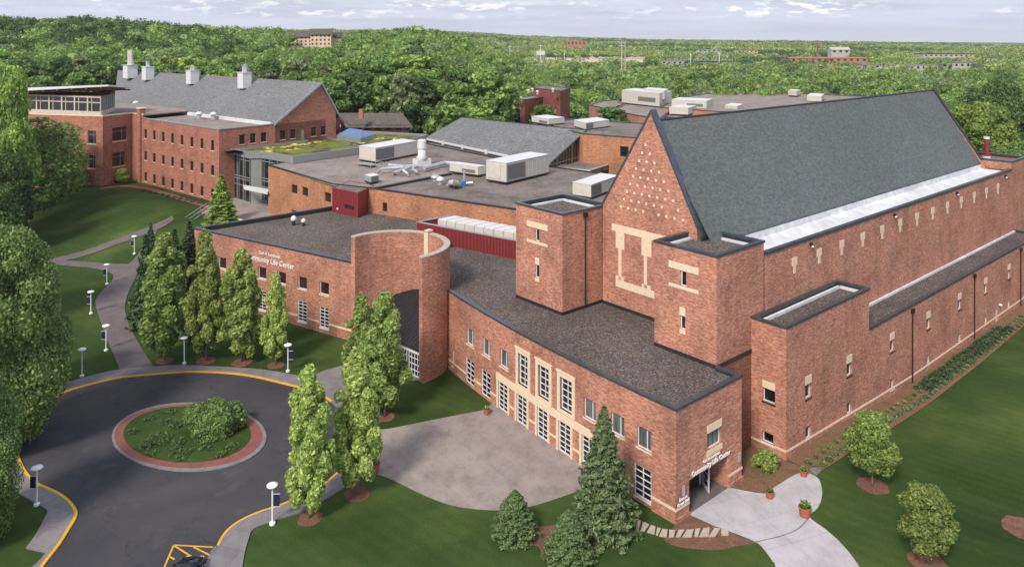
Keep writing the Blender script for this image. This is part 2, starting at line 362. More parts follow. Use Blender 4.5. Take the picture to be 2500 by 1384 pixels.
k = NT('mulch_rough', .98, .05); cc = k.ramp(k.noise(.9, 5, None, .75), [(.35, (.15, .085, .055)), (.52, (.20, .115, .075)), (.60, (.13, .12, .05)), (.72, (.085, .12, .035))]); f_ = k.noise(8, 3, None, .7); cc = k.mix(.6, cc, k.ramp(f_, [(.3, (.4, .4, .4)), (.5, (1, 1, 1)), (.7, (1.6, 1.6, 1.6))]), 'MULTIPLY'); k.bump(f_, .4, .04); k.col(cc)
plain('brick_paver', (.22, .085, .075), .9, .15, 0, .15, 1, .35, 7)
k = NT('sedum', .95, .05)
cc = k.ramp(k.noise(.22, 6, None, .65, .5), [(.30, (.06, .045, .03)), (.44, (.10, .075, .05)), (.50, (.13, .17, .03)), (.62, (.17, .21, .04)), (.70, (.36, .34, .03)), (.78, (.60, .50, .04))])
k.bump(k.noise(3, 4), .5, .1); k.col(cc)
k = NT('solar', .15, .6); k.col((.06, .13, .30))
LEAF = []

def leafmat(name, dark, mid, light, tr=.3):
    k = NT(name, .65, .25)
    g = k.new('ShaderNodeNewGeometry'); oi = k.new('ShaderNodeObjectInfo')
    c = k.ramp(g.outputs['Random Per Island'], [(0, dark), (.45, mid), (.85, light), (1, tuple(q*1.25 for q in light))])
    hsv = k.new('ShaderNodeHueSaturation'); mr = k.new('ShaderNodeMapRange'); mr.inputs[3].default_value = .496; mr.inputs[4].default_value = .516
    k.link(oi.outputs['Random'], mr.inputs[0]); k.link(mr.outputs[0], hsv.inputs['Hue'])
    mv = k.new('ShaderNodeMapRange'); mv.inputs[3].default_value = .82; mv.inputs[4].default_value = 1.4
    wn = k.new('ShaderNodeTexWhiteNoise'); wn.noise_dimensions = '1D'; k.link(oi.outputs['Random'], wn.inputs['W']); k.link(wn.outputs[0], mv.inputs[0]); k.link(mv.outputs[0], hsv.inputs['Value'])
    k.link(c, hsv.inputs['Color']); k.link(hsv.outputs[0], k.b.inputs['Base Color'])
    t = k.new('ShaderNodeBsdfTranslucent'); k.link(hsv.outputs[0], t.inputs[0]); mx = k.new('ShaderNodeMixShader'); mx.inputs[0].default_value = tr
    k.link(k.b.outputs[0], mx.inputs[1]); k.link(t.outputs[0], mx.inputs[2]); k.link(mx.outputs[0], k.t.nodes['Material Output'].inputs[0]); return k.m
leafmat('leaf_forest', (0.0717, 0.1269, 0.0371), (0.1435, 0.2411, 0.0637), (0.263, 0.3806, 0.1101), 0.4)
leafmat('leaf_dark', (0.0466, 0.091, 0.0309), (0.0919, 0.1625, 0.0499), (0.1715, 0.26, 0.0891), 0.35)
leafmat('leaf_lime', (0.124, 0.1914, 0.0437), (0.2254, 0.3289, 0.071), (0.3606, 0.4664, 0.1311), 0.4)  # yellow-green leaves; on the distant woods this colour also stands in for sunlight
leafmat('leaf_column', (0.1756, 0.233, 0.0585), (0.3073, 0.396, 0.1064), (0.5049, 0.594, 0.2128), 0.45)
leafmat('leaf_young', (0.12, 0.18, 0.045), (0.22, 0.3, 0.075), (0.34, 0.41, 0.13), 0.4)
leafmat('leaf_grey', (0.097, 0.143, 0.0627), (0.1725, 0.2288, 0.1045), (0.2695, 0.3318, 0.1567), 0.4)
leafmat('leaf_brown', (.09, .075, .045), (.15, .12, .075), (.22, .18, .11))
leafmat('needle', (0.06, 0.1, 0.042), (0.12, 0.175, 0.07), (0.22, 0.29, 0.13), 0.15)
leafmat('needle_dark', (0.022, 0.045, 0.022), (0.048, 0.085, 0.036), (0.09, 0.13, 0.06), 0.1)
leafmat('needle_blue', (0.045, 0.09, 0.032), (0.095, 0.16, 0.058), (0.17, 0.25, 0.1), 0.15)
leafmat('blue_green', (.05, .09, .07), (.09, .14, .10), (.14, .19, .14), .15)
leafmat('flower', (0.45, 0.36, 0.05), (0.65, 0.55, 0.08), (0.75, 0.68, 0.25), 0.15)
leafmat('leaf_big', (0.0658, 0.1142, 0.0348), (0.1375, 0.2157, 0.0637), (0.263, 0.3553, 0.1275), 0.4)
leafmat('leaf_far_sunlit', (0.14, 0.2, 0.06), (0.25, 0.32, 0.1), (0.42, 0.47, 0.18), 0.3)  # sunlight through cloud gaps put into a paler, yellower leaf colour
M = MATS
# ------------------------------------------------------------------ walls, windows
class Plane:
    """an upright surface over a path; s runs along it, d goes inwards. side=+1: outside is left of travel"""
    def __init__(s, path, side=1):
        s.P = [Vector(p[:2]) for p in path]; s.side = side; s.c = [0]
        for i in range(1, len(s.P)): s.c.append(s.c[-1]+(s.P[i]-s.P[i-1]).length)
        s.L = s.c[-1]
    def p(s, x, z, d=0):
        i = 0
        while i < len(s.P)-2 and x > s.c[i+1]: i += 1
        a, b = s.P[i], s.P[i+1]; t = (b-a)/max(1e-9, s.c[i+1]-s.c[i]); n = Vector((-t.y, t.x))*s.side
        q = a+t*(x-s.c[i])-n*d; return (q.x, q.y, z)
    def n(s, x):
        a = Vector(s.p(x-.05, 0)); b = Vector(s.p(x+.05, 0)); t = (b-a).normalized(); return Vector((-t.y, t.x, 0))*s.side
def wall(mb, pl, z0, z1, ops=(), depth=.3, s0=0, s1=None, topz=None):
    """wall with real openings and reveals. topz(s): sloping head"""
    s1 = pl.L if s1 is None else s1
    xs = sorted({round(q, 4) for q in [s0, s1]+[c for c in pl.c if s0 < c < s1]+[q for o in ops for q in o[:2]]})
    zs = sorted({round(q, 4) for q in [z0, z1]+[q for o in ops for q in o[2:4]]})
    for i in range(len(xs)-1):
        for j in range(len(zs)-1):
            xm, zm = (xs[i]+xs[i+1])/2, (zs[j]+zs[j+1])/2
            if any(o[0] < xm < o[1] and o[2] < zm < o[3] for o in ops): continue
            mb.face(pl.p(xs[i]+1e-6, zs[j]), pl.p(xs[i+1], zs[j]), pl.p(xs[i+1], zs[j+1]), pl.p(xs[i]+1e-6, zs[j+1]))
    for o in ops:
        a, b, c, e = o[:4]; dd = o[4] if len(o) > 4 else depth
        for q in ([(a, c), (b, c)], [(b, c), (b, e)], [(b, e), (a, e)], [(a, e), (a, c)]):
            (x0, za), (x1, zb) = q; mb.face(pl.p(x0, za), pl.p(x1, zb), pl.p(x1, zb, dd), pl.p(x0, za, dd))
def slab(mb, pl, a, b, z0, z1, d0, d1):
    mb.hexa([pl.p(a, z0, d0), pl.p(b, z0, d0), pl.p(b, z0, d1), pl.p(a, z0, d1), pl.p(a, z1, d0), pl.p(b, z1, d0), pl.p(b, z1, d1), pl.p(a, z1, d1)])
def band(mb, pl, a, b, z0, z1, d0, d1):
    cs = [a]+[c for c in pl.c if a+.01 < c < b-.01]+[b]
    for i in range(len(cs)-1): slab(mb, pl, cs[i], cs[i+1], z0, z1, d0, d1)
def window(par, pl, o, nx=1, ny=1, glass='glass', fm='frame_white', fw=.09, mw=.045, depth=.3, sill='stone', lintel=None, sillh=.14, name='window', thick=.08, vx=None, hz=None, sillx=.08, lx=.0, lh=.7):
    a, b, c, e = o[:4]
    g = MB(); slab(g, pl, a, b, c, e, depth-.04, depth+.02); g = g.build(name, M[glass], par)
    f = MB()
    slab(f, pl, a, a+fw, c, e, depth-thick-.04, depth-.045); slab(f, pl, b-fw, b, c, e, depth-thick-.04, depth-.045)
    slab(f, pl, a+fw, b-fw, c, c+fw, depth-thick-.04, depth-.045); slab(f, pl, a+fw, b-fw, e-fw, e, depth-thick-.04, depth-.045)
    for x in (vx if vx is not None else [i/nx for i in range(1, nx)]): x = a+(b-a)*x; slab(f, pl, x-mw, x+mw, c+fw, e-fw, depth-thick-.02, depth-.047)
    for z in (hz if hz is not None else [i/ny for i in range(1, ny)]): z = c+(e-c)*z; slab(f, pl, a+fw, b-fw, z-mw, z+mw, depth-thick-.01, depth-.05)
    f.build('frame', M[fm], g)
    if sill: q = MB(); slab(q, pl, a-sillx, b+sillx, c-sillh, c-.003, -.07, depth-.05); q.build('sill', M[sill], g)
    if lintel: q = MB(); slab(q, pl, a-lx, b+lx, e+.003, e+lh, -.05, depth-.1); q.build('lintel', M['stone'], g)
    return g
def lettering(name, par, pl, s, z, texts, d=-.06, mat='letters', **tags):
    """texts: [(string, size, dz)] centred at s; reads left to right for someone outside"""
    allv = MB(); n = pl.n(s); r = Vector((0, 0, 1)).cross(n); base = Vector(pl.p(s, z, d))
    for t, size, dz in texts:
        cu = bpy.data.curves.new('lettering', 'FONT'); cu.body = t; cu.size = size; cu.align_x = 'CENTER'; cu.extrude = .03; cu.offset = size*.012; cu.resolution_u = 2
        ob = bpy.data.objects.new('lettering', cu); scene.collection.objects.link(ob)
        me = bpy.data.meshes.new_from_object(ob); k0 = len(allv.v)
        for v_ in me.vertices: q = base+r*v_.co.x+Vector((0, 0, v_.co.y+dz))+n*v_.co.z; allv.v.append(tuple(q))
        for f in me.polygons: allv.f.append(tuple(k0+i for i in f.vertices))
        bpy.data.objects.remove(ob); bpy.data.curves.remove(cu); bpy.data.meshes.remove(me)
    return allv.build(name, M[mat], par, **tags)
def parapet(par, poly, zr, zt, mat='coping', inn=.42, out=.10, flash=None, h=.22, wallmat='coping_dark'):
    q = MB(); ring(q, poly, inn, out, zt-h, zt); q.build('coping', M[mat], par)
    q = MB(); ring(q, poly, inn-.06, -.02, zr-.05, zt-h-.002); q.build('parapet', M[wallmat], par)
    if flash:
        q = MB(); ring(q, poly, inn+flash, -(inn-.055), zr-.04, zr+.30); q.build('flashing', M['white_roof'], par)
def roof(par, poly, z, mat, name='roof', th=.3):
    q = MB(); q.prism(offset(ccw(poly), .03), z-th, z); return q.build(name, M[mat], par)

# ================================================================== the college building (hall, towers, foyer)
P0 = Wc(16, 16)
clc = thing('college_building', 'long red brick building with steep slate hall roof, square towers and curved foyer', 'building', (P0[0], P0[1], 0))
fv = lambda v: .00235*v*v
ZR = 9.6          # gravel roof level
# --- foyer facade, gently curved
fac = Plane([Wc(fv(v), v) for v in [0]+[i*1.6 for i in range(1, 25)]+[39.6]])
def sv_(v):   # arc length at v
    return fac.L*v/39.6
def vo(v0, v1, z0, z1): return (sv_(min(v0, v1)), sv_(max(v0, v1)), z0, z1)
f_small = [vo(31.55, 33.35, 4.9, 6.9), vo(27.75, 29.5, 4.95, 6.95), vo(24.0, 25.7, 4.95, 6.95), vo(9.6, 11.3, 4.95, 6.9), vo(5.9, 7.6, 4.95, 6.9), vo(2.7, 4.4, 4.95, 6.9)]
f_tall = [vo(20.2, 22.0, 4.3, 7.7), vo(16.55, 18.4, 4.35, 7.7), vo(12.95, 14.8, 4.4, 7.7)]
f_ground = [vo(31.5, 33.5, .15, 3.15), vo(27.7, 29.7, .15, 3.15), vo(2.7, 4.7, .45, 3.35)]
f_door = [vo(24.05, 26, .02, 3.15), vo(20.4, 22.3, .02, 3.15), vo(16.8, 18.6, .02, 3.15), vo(13.2, 15.05, .02, 3.15), vo(9.75, 11.55, .02, 3.15)]
f_nar = [vo(36.7, 37.3, .7, 2.7)]
q = MB(); wall(q, fac, -.6, 9.8, f_small+f_tall+f_ground+f_door+f_nar)
# right end face of the foyer, with the deep side entrance
endp = Plane([Wc(0, 0), Wc(10.2, 0)], -1)
e_win = (4.6, 6.85, 4.65, 6.25); e_door = (1.9, 8.0, .02, 3.05)
wall(q, endp, -.6, 9.8, [e_win, (*e_door, 2.2)])
back = Plane([Wc(10.2, 0), Wc(10.2, 3)], -1); wall(q, back, -.6, 9.8)
q.build('foyer_wall', M['brick'], clc)
for o in f_small: window(clc, fac, o, vx=[.36], glass='glass_blind', fw=.07)
for o in f_tall: window(clc, fac, o, 2, 5, depth=.34, fw=.12, sill=None, sillh=.2, glass='glass')
for o in f_ground: window(clc, fac, o, 2, 5, fw=.11, sill='frame_white', sillx=0, depth=.2)
for o in f_nar: window(clc, fac, o, fw=.12, glass='glass_blind')
for o in f_door: window(clc, fac, o, 2, 6, fw=.12, sill=None, name='glazed_door', depth=.2)
window(clc, endp, e_win, fw=.08, glass='glass_blind', lintel=True, lh=.7, sillh=.5, depth=.35)
# cream stone surrounds
q = MB()
for o in f_tall:
    a, b, c, e = o
    slab(q, fac, a-.42, a, c-.35, e+.42, -.09, .30); slab(q, fac, b, b+.42, c-.35, e+.42, -.09, .30)
    slab(q, fac, a, b, e, e+.42, -.09, .30); slab(q, fac, a-.5, b+.5, e+.42, e+.62, -.16, .1); slab(q, fac, a, b, c-.35, c, -.08, .28)
q.build('window_surround', M['stone'], clc)
q = MB(); bandA, bandB = sv_(9.3), sv_(26.35)
band(q, fac, bandA, bandB, 3.17, 3.98, -.10, .22)
for o in f_door:
    slab(q, fac, o[0]-.32, o[0], 0, 3.16, -.08, .2); slab(q, fac, o[1], o[1]+.32, 0, 3.16, -.08, .2)
q.build('stone_band', M['stone'], clc)
q = MB(); edges = [0]+sorted([x for o in f_ground+f_door for x in (o[0]-(.34 if o in f_door else 0), o[1]+(.34 if o in f_door else 0))])+[sv_(39.6)]
edges[0] = -.06
for i in range(0, len(edges)-1, 2): (q.v.clear(), q.f.clear(), band(q, fac, edges[i], edges[i+1], 1.02, 1.24, -.06, .02), q.build('stone_belt', M['stone'], clc))
q = MB(); slab(q, endp, -.06, 1.9, 1.02, 1.24, -.06, .02); q.build('stone_belt', M['stone'], clc); q = MB(); slab(q, endp, 8.0, 10.26, 1.02, 1.24, -.06, .02)
q.build('stone_belt', M['stone'], clc)
q = MB(); band(q, fac, sv_(26.4), sv_(39.6), -.6, .25, -.12, 0); q.build('plinth', M['brick'], clc)
q = MB(); slab(q, endp, 8.0, 10.3, -.6, .35, -.14, 0); q.build('plinth', M['brick'], clc)
q = MB(); band(q, fac, -.14, sv_(2.6), -.6, .35, -.14, 0); slab(q, endp, -.14, 1.9, -.6, .35, -.14, 0)
q.build('plinth', M['brick'], clc)
# inside of the side entrance: white doors, one leaf standing open
ent = Plane([Wc(1.9, 2.1), Wc(8.0, 2.1)], -1)
q = MB(); slab(q, ent, 0, 6.1, 0.02, 3.05, .05, .12); q.build('entrance_back_wall', M['dark_metal'], clc)
def leaf_door(A, B, par):
    pl = Plane([A, B], -1); L = pl.L; g = MB(); slab(g, pl, 0, L, .05, 2.35, .0, .02); g = g.build('door', M['glass'], par)
    f = MB()
    for a, b, c, e in ((0, .17, .05, 2.35), (L-.17, L, .05, 2.35), (.17, L-.17, .05, .40), (.13, L-.13, 2.2, 2.35), (.13, L-.13, .95, 1.05), (.13, L-.13, 1.55, 1.65)): slab(f, pl, a, b, c, e, -.04, .05)
    f.build('frame', M['frame_white'], g); h = MB(); slab(h, pl, L*.5-.03, L*.5+.03, .9, 1.3, -.1, -.05); h.build('handle', M['galv'], g)
leaf_door(Wc(2.1, 2.0), Wc(3.3, 2.0), clc); leaf_door(Wc(3.3, 2.0), Wc(4.5, 2.0), clc); leaf_door(Wc(5.9, .7), Wc(6.7, 1.95), clc)
q = MB(); slab(q, ent, 0, 0.15, .02, 3.05, -.03, .04); slab(q, ent, .15, 4.6, 2.45, 2.6, -.03, .04); slab(q, ent, 4.5, 4.7, .02, 2.6, -.03, .04); q.build('door_frame', M['frame_white'], clc)
q = MB(); P = [Wc(1.95, .02), Wc(7.95, .02), Wc(7.95, 2.12), Wc(1.95, 2.12)]; q.prism(P, -.3, .045); q.build('threshold', M['path_asphalt'], clc)
lettering('wall_sign', clc, endp, 5.2, 3.22, [('Community Life Center', .62, 0), ('Carl H. Lundquist', .36, .62)])
lettering('wall_sign', clc, endp, 1.0, 1.35, [('Great Hall', .40, 0), ('Benson', .40, .40)])
for s in (1.0, 9.7): q = MB(); slab(q, endp, s-.12, s+.12, 2.1 if s < 5 else 1.9, 3.0 if s < 5 else 2.8, -.16, -.003); q.build('wall_lamp', M['galv'], clc)
# foyer roof (gravel): reaches back to hall and screen
roofP = [Wc(fv(v), v) for v in [0, 5, 10, 15, 20, 25, 30, 35, 39.6]]+[Wc(6.5, 42), Wc(7, 50), Wc(9, 56), Wc(17, 68), Wc(21, 68), Wc(21.5, 45), Wc(21.5, 31), Wc(17, 31), Wc(17, 3), Wc(10.2, 2.9), Wc(10.2, 0)]
roof(clc, roofP, ZR, 'gravel', 'foyer_roof')
cop = [Wc(10.2, 2.7), Wc(10.2, 0), Wc(0, 0)]+[Wc(fv(v), v) for v in [4*i for i in range(1, 10)]+[38.6]]
q = MB(); strip(q, cop, -.42, .10, 9.80, 10.0) if False else strip(q, cop, .10, -.42, 9.80, 10.0); q.build('coping', M['coping'], clc)
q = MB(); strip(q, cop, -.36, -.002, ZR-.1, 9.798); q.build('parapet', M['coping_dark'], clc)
# --- towers
def tower(u0, v0, v1, u1, zt, wins, pipe=None):
    poly = [Wc(u0, v0), Wc(u1, v0), Wc(u1, v1), Wc(u0, v1)]
    fr = Plane([Wc(u0, v0), Wc(u0, v1)], 1); sd_ = Plane([Wc(u0, v0), Wc(u1, v0)], -1)
    q = MB(); ops = [(w_[0]-v0, w_[1]-v0, w_[2], w_[3]) for w_ in wins]; wall(q, fr, 0, zt-.2, ops); wall(q, sd_, 0, zt-.2)
    wall(q, Plane([Wc(u0, v1), Wc(u1, v1)], 1), 0, zt-.2); wall(q, Plane([Wc(u1, v0), Wc(u1, v1)], -1), 0, zt-.2)
    t = q.build('tower', M['brick'], clc)
    roof(t, offset(ccw(poly), .05), zt-.75, 'gravel', 'tower_roof')
    q = MB(); ring(q, poly, .40, .10, zt-.22, zt); q.build('coping', M['coping'], t)
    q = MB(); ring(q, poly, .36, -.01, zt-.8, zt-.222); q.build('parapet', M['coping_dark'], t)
    q = MB(); ring(q, poly, .85, -.38, zt-.745, zt-.55); q.build('flashing', M['white_roof'], t)
    q = MB(); slab(q, fr, 0, v1-v0, ZR, ZR+.38, -.07, .01); slab(q, sd_, -.07, u1-u0, ZR, ZR+.38, -.07, .01); q.build('base_flashing', M['coping_dark'], t)
    for o, kind in zip(ops, ('wide', 'narrow')):
        window(t, fr, o, fw=.10, sill=None, depth=.22, thick=.05)
        q = MB(); m = (o[0]+o[1])/2
        if kind == 'wide': slab(q, fr, m-1.85, m+1.85, o[3]+.02, o[3]+.72, -.05, .02); q.build('lintel', M['stone'], t); q = MB(); slab(q, fr, m-1.85, m+1.85, o[2]-.36, o[2]-.02, -.05, .02)
        else: slab(q, fr, m-.36, m+.36, o[3]+.02, o[3]+.85, -.05, .02); q.build('lintel', M['stone'], t); q = MB(); slab(q, fr, m-.36, m+.36, o[2]-.45, o[2]-.02, -.05, .02)
        q.build('sill', M['stone'], t)
    if pipe:
        q = MB(); x, y, _ = sd_.p(pipe, 0, -.12); q.tube([(x, y, ZR+.15), (x, y, zt-.9)], .075); slab(q, sd_, pipe-.28, pipe+.28, zt-.95, zt-.45, -.3, -.01); q.build('downpipe', M['pipe_dark'], t)
    return t
tower(8.9, 23.1, 31.4, 17.2, 21.6, [(27.1, 27.8, 17.45, 19.0), (27.1, 27.8, 13.0, 14.6)], pipe=3.8)
tower(10.2, 2.8, 10.5, 18.8, 20.8, [(6.4, 7.1, 16.8, 18.35), (6.55, 7.15, 12.35, 13.75)])
# --- gable wall between the towers
UG, VA, ZA = 15.7, 15.4, 33.5
gp = Plane([Wc(UG, 9.0), Wc(UG, 22.9)], 1)
bm_ = MB(); T = .6
prof = [(9.0-9, 5), (22.9-9, 5), (22.9-9, 21.7), (VA-9, ZA), (9.0-9, 21.3)]
slope = (ZA-21.3)/(VA-9.0)
prof = [(0, 5), (13.9, 5), (13.9, 21.7), (VA-9, ZA), (0, 21.3)]
fr_ = [gp.p(s, z, 0) for s, z in prof]; bk_ = [gp.p(s, z, T) for s, z in prof]
bm_.face(*fr_); bm_.face(*reversed(bk_))
for i in range(5): j = (i+1) % 5; bm_.face(fr_[i], fr_[j], bk_[j], bk_[i])
# continue the gable down behind the towers
g_ = bm_.build('gable_wall', M['brick'], clc)
q = MB()
def rake(s0, z0, s1, z1, d0, d1, h0, h1):
    q.hexa([gp.p(s0, z0+h0, d0), gp.p(s1, z1+h0, d0), gp.p(s1, z1+h0, d1), gp.p(s0, z0+h0, d1), gp.p(s0, z0+h1, d0), gp.p(s1, z1+h1, d0), gp.p(s1, z1+h1, d1), gp.p(s0, z0+h1, d1)])
rake(-.6, 20.2, VA-9, ZA, -.08, .95, .0, .45); rake(14.5, 20.7, VA-9, ZA, -.08, .95, .0, .45)
q.build('gable_coping', M['coping'], g_)
q = MB(); slab(q, gp, 0, 13.9, ZR, ZR+.38, -.07, -.002); q.build('base_flashing', M['coping_dark'], g_)
# stone blocks in a triangle
q = MB(); rows = 9
for r in range(9):
    z = 29.75-r*.975; n_ = min(r+1, 12) if r > 0 else 1
    cnt = r+1
    for i in range(cnt):
        vv = 16.2-.10*r+(i-(cnt-1)/2)*1.13
        if (r*7+i*5) % 11 == 10 and r > 5: continue
        q = MB(); slab(q, gp, vv-9-.14, vv-9+.14, z-.15, z+.15, -.05, .01); q.build('stone_block', M['stone'], g_)
# big false window outline of cream stone
q = MB(); gs = lambda v: v-9
def st(v0, v1, z0, z1, d=-.07): slab(q, gp, gs(v0), gs(v1), z0, z1, d, .01)
st(10.6, 21.4, 18.85, 19.7)           # long lintel
st(19.4, 20.75, 16.85, 18.85); st(15.3, 16.75, 16.85, 18.85)   # brackets
st(11.2, 12.6, 16.85, 18.85)
st(19.85, 20.3, 13.1, 16.85); st(15.95, 16.4, 13.1, 16.85); st(11.7, 12.15, 13.1, 16.85)
st(10.9, 20.75, 12.2, 13.05); st(19.5, 20.75, 13.05, 13.5); st(15.4, 16.7, 13.05, 13.5)
q.build('stone_trim', M['stone'], g_)
# --- hall
UE = 98.5; VE = 7.4; ZE = 20.05; RZ = 32.6
q = MB(); w3 = Wc
def P3(u, v, z): x, y = Wc(u, v); return (x, y, z)
slopeR = (RZ-ZE)/(VA-VE); VL = 2*VA-VE
def roofslab(vl, zl, name):
    q = MB(); t = .35; a = UG+.55; b = UE-.2
    q.hexa([P3(a, vl, zl-t), P3(b, vl, zl-t), P3(b, VA, RZ-t), P3(a, VA, RZ-t), P3(a, vl, zl), P3(b, vl, zl), P3(b, VA, RZ), P3(a, VA, RZ)])
    return q.build(name, M['slate'], clc)
roofslab(VE, ZE, 'slate_roof'); roofslab(VL, ZE, 'slate_roof')
q = MB()
for vl in (VE, VL):
    a, b = UE-.25, UE+.5
    q.hexa([P3(a, vl, ZE-.2), P3(b, vl, ZE-.2), P3(b, VA, RZ-.2), P3(a, VA, RZ-.2), P3(a, vl, ZE+.5), P3(b, vl, ZE+.5), P3(b, VA, RZ+.5), P3(a, VA, RZ+.5)])
q.build('verge_coping', M['coping_dark'], clc)
q = MB(); q.tube([P3(UG+.6, VA, RZ+.02), P3(UE, VA, RZ+.02)], .14); q.build('ridge_cap', M['coping_dark'], clc)
gw = Plane([Wc(UE-.4, VE-1), Wc(UE-.4, VL+1)], -1); q = MB(); fr_ = [gw.p(0, 5), gw.p(gw.L, 5), gw.p(gw.L, 19), gw.p(gw.L/2, RZ-.1), gw.p(0, 19)]; q.face(*fr_); q.build('end_gable', M['brick'], clc)
# long side wall
Vw = 2.75
lw = Plane([Wc(18.8, Vw), Wc(98.6, Vw)], -1); far_ = Plane([Wc(98.6, Vw), Wc(98.6, 28)], -1)
q = MB(); wall(q, lw, -2, 19.25); wall(q, far_, -2, 19.25); wall(q, Plane([Wc(10.2, Vw+.05), Wc(18.8, Vw+.05)], -1), -.6, 9.8)
wall(q, Plane([Wc(17, 28), Wc(98.6, 28)], 1), -2, 19.25); q.build('hall_wall', M['brick'], clc)
q = MB(); q.prism([Wc(18.8, Vw+.3), Wc(98.3, Vw+.3), Wc(98.3, VE+.1), Wc(18.8, VE+.1)], 18.6, 19.05); q.build('white_roof', M['white_roof'], clc)
q = MB(); q.prism([Wc(17, VE+.15), Wc(98.1, VE+.15), Wc(98.1, VE-.1), Wc(17, VE-.1)], 19.052, 19.75); q.build('eave_flashing', M['white_roof'], clc)
q = MB(); q.prism([Wc(17.5, VL-.1), Wc(98.3, VL-.1), Wc(98.3, 28), Wc(17.5, 28)], 18.6, 19.0); q.build('white_roof', M['white_roof'], clc)
q = MB(); strip(q, [Wc(18.8, Vw), Wc(98.6, Vw)], -.12, .42, 19.25, 19.55); q.build('coping', M['coping'], clc)
for i in range(13):
    q = MB(); s = 25-18.8+i*5.55; slab(q, lw, s-.55, s+.55, 16.95, 17.85, -.05, .01); slab(q, lw, s-.26, s+.26, 16.1, 16.949, -.05, .01); q.build('stone_bracket', M['stone'], clc)
for u in (28.5, 50.7, 72.9, 95.0):
    q = MB(); x, y, _ = lw.p(u-18.8, 0, -.15); q.lathe(x, y, [(18.5, .08), (18.55, .2), (18.85, .2), (18.95, .08)], 10); l_ = q.build('wall_lamp', M['pipe_dark'], clc)
    q = MB(); x, y, _ = lw.p(u-18.8, 0, -.28); q.lathe(x, y, [(18.4, .1), (18.45, .17), (18.6, .12)], 10); q.build('lens', M['lamp_white'], l_)
# block at the far right end with the red flue
fb = [Wc(98.6, Vw), Wc(107, Vw), Wc(107, 12), Wc(98.6, 12)]
q = MB(); q.prism(fb, -2, 20.6, top=False); q.build('end_block', M['brick'], clc); roof(clc, fb, 20.1, 'membrane', 'end_block_roof')
q = MB(); ring(q, fb, .4, .1, 20.6, 20.85); q.build('coping', M['coping'], clc)
q = MB(); x, y = Wc(101.5, 7.5); q.cyl(x, y, 20.1, 21.2, .5); q.cyl(x, y, 21.2, 24.0, .42); q.build('flue', M['red_metal'], clc); q = MB(); q.cyl(x, y, 24.01, 24.4, .5); q.cyl(x, y, 20.12, 20.9, .62); q.build('flue_cap', M['unit_white'], clc)
# --- small block and long low wing on the right
VB = -1.1; zt = 13.35
sf = Plane([Wc(16.4, VB), Wc(16.4, 2.8)], 1); sl = Plane([Wc(16.4, VB), Wc(34.8, VB)], -1)
sw = [(1.2, 2.6, 5.1, 6.5), (1.4, 2.65, .95, 2.0)]
wu = [20.8, 29.9]; wz = [(4.9, 6.4), (4.6, 6.05)]; lz = [(.7, 2.0), (.35, 1.65)]
lo_ = [(u-16.4-.62, u-16.4+.62, a, b) for u, (a, b) in zip(wu, wz)]; ll_ = [(u-16.4-.55, u-16.4+.55, a, b) for u, (a, b) in zip(wu, lz)]
q = MB(); wall(q, sf, -1.4, zt-.2, sw); wall(q, sl, -1.6, zt-.2, lo_+ll_); wall(q, Plane([Wc(34.8, VB), Wc(34.8, 2.8)], -1), -2, zt-.2)
q.build('side_block', M['brick'], clc)
window(clc, sf, sw[0], fw=.07, glass='glass', lintel=True, lh=.75, sill='coping_dark', depth=.35); window(clc, sf, sw[1], fw=.07, sill='frame_white', depth=.35)
for o in lo_: window(clc, sl, o, fw=.08, lintel=True, lh=.85, sill='coping_dark')
for o in ll_: window(clc, sl, o, fw=.08, sill='frame_white', sillh=.08)
sp = [Wc(16.4, VB), Wc(34.8, VB), Wc(34.8, 2.7), Wc(16.4, 2.7)]
roof(clc, sp, zt-.7, 'gravel', 'side_block_roof'); q = MB(); ring(q, sp, .36, .1, zt-.2, zt+.02); q.build('coping', M['coping'], clc)
q = MB(); ring(q, sp, .32, -.01, zt-.7, zt-.202); q.build('parapet', M['coping_dark'], clc)
q = MB(); strip(q, [Wc(16.8, 2.3), Wc(34.4, 2.3)], -.35, -.02, zt-.69, zt-.4); strip(q, [Wc(34.35, 2.3), Wc(34.35, -.7)], -.35, -.02, zt-.69, zt-.4); q.build('flashing', M['white_roof'], clc)
wl = Plane([Wc(34.8, VB), Wc(100, VB)], -1)
wus = [41, 52, 62.9, 73.4, 83.9, 94.5]
wo = [(u-34.8-.6, u-34.8+.6, 4.3, 5.75) for u in wus]; wlw = [(u-34.8-.5, u-34.8+.5, -.3, 1.0) for u in wus]
dr = (78.2-34.8-.55, 78.2-34.8+.55, -1.3, .85)
q = MB(); wall(q, wl, -3, 8.5, wo+wlw+[dr]); wall(q, Plane([Wc(100, VB), Wc(100, 2.8)], -1), -3, 8.5); q.build('side_wing', M['brick'], clc)
for o in wo: window(clc, wl, o, fw=.08, lintel=True, lh=.85, sill='coping_dark')
for o in wlw: window(clc, wl, o, fw=.08, sill='frame_white', sillh=.08)
g = MB(); slab(g, wl, dr[0], dr[1], dr[2], dr[3], .12, .18); g = g.build('door', M['unit_white'], clc, label='pale grey steel side door'); h = MB(); slab(h, wl, dr[0]+.1, dr[0]+.16, -.3, -.1, .05, .12); h.build('handle', M['galv'], g)
wp = [Wc(34.8, VB), Wc(100, VB), Wc(100, 2.7), Wc(34.8, 2.7)]
roof(clc, [Wc(34.85, VB+.1), Wc(99.9, VB+.1), Wc(99.9, 2.7), Wc(34.85, 2.7)], 8.35, 'gravel', 'side_wing_roof')
q = MB(); strip(q, [Wc(34.81, VB), Wc(100, VB)], -.12, .34, 8.5, 8.74); strip(q, [Wc(100, VB), Wc(100, 2.7)], -.12, .34, 8.5, 8.74); q.build('coping', M['coping'], clc)
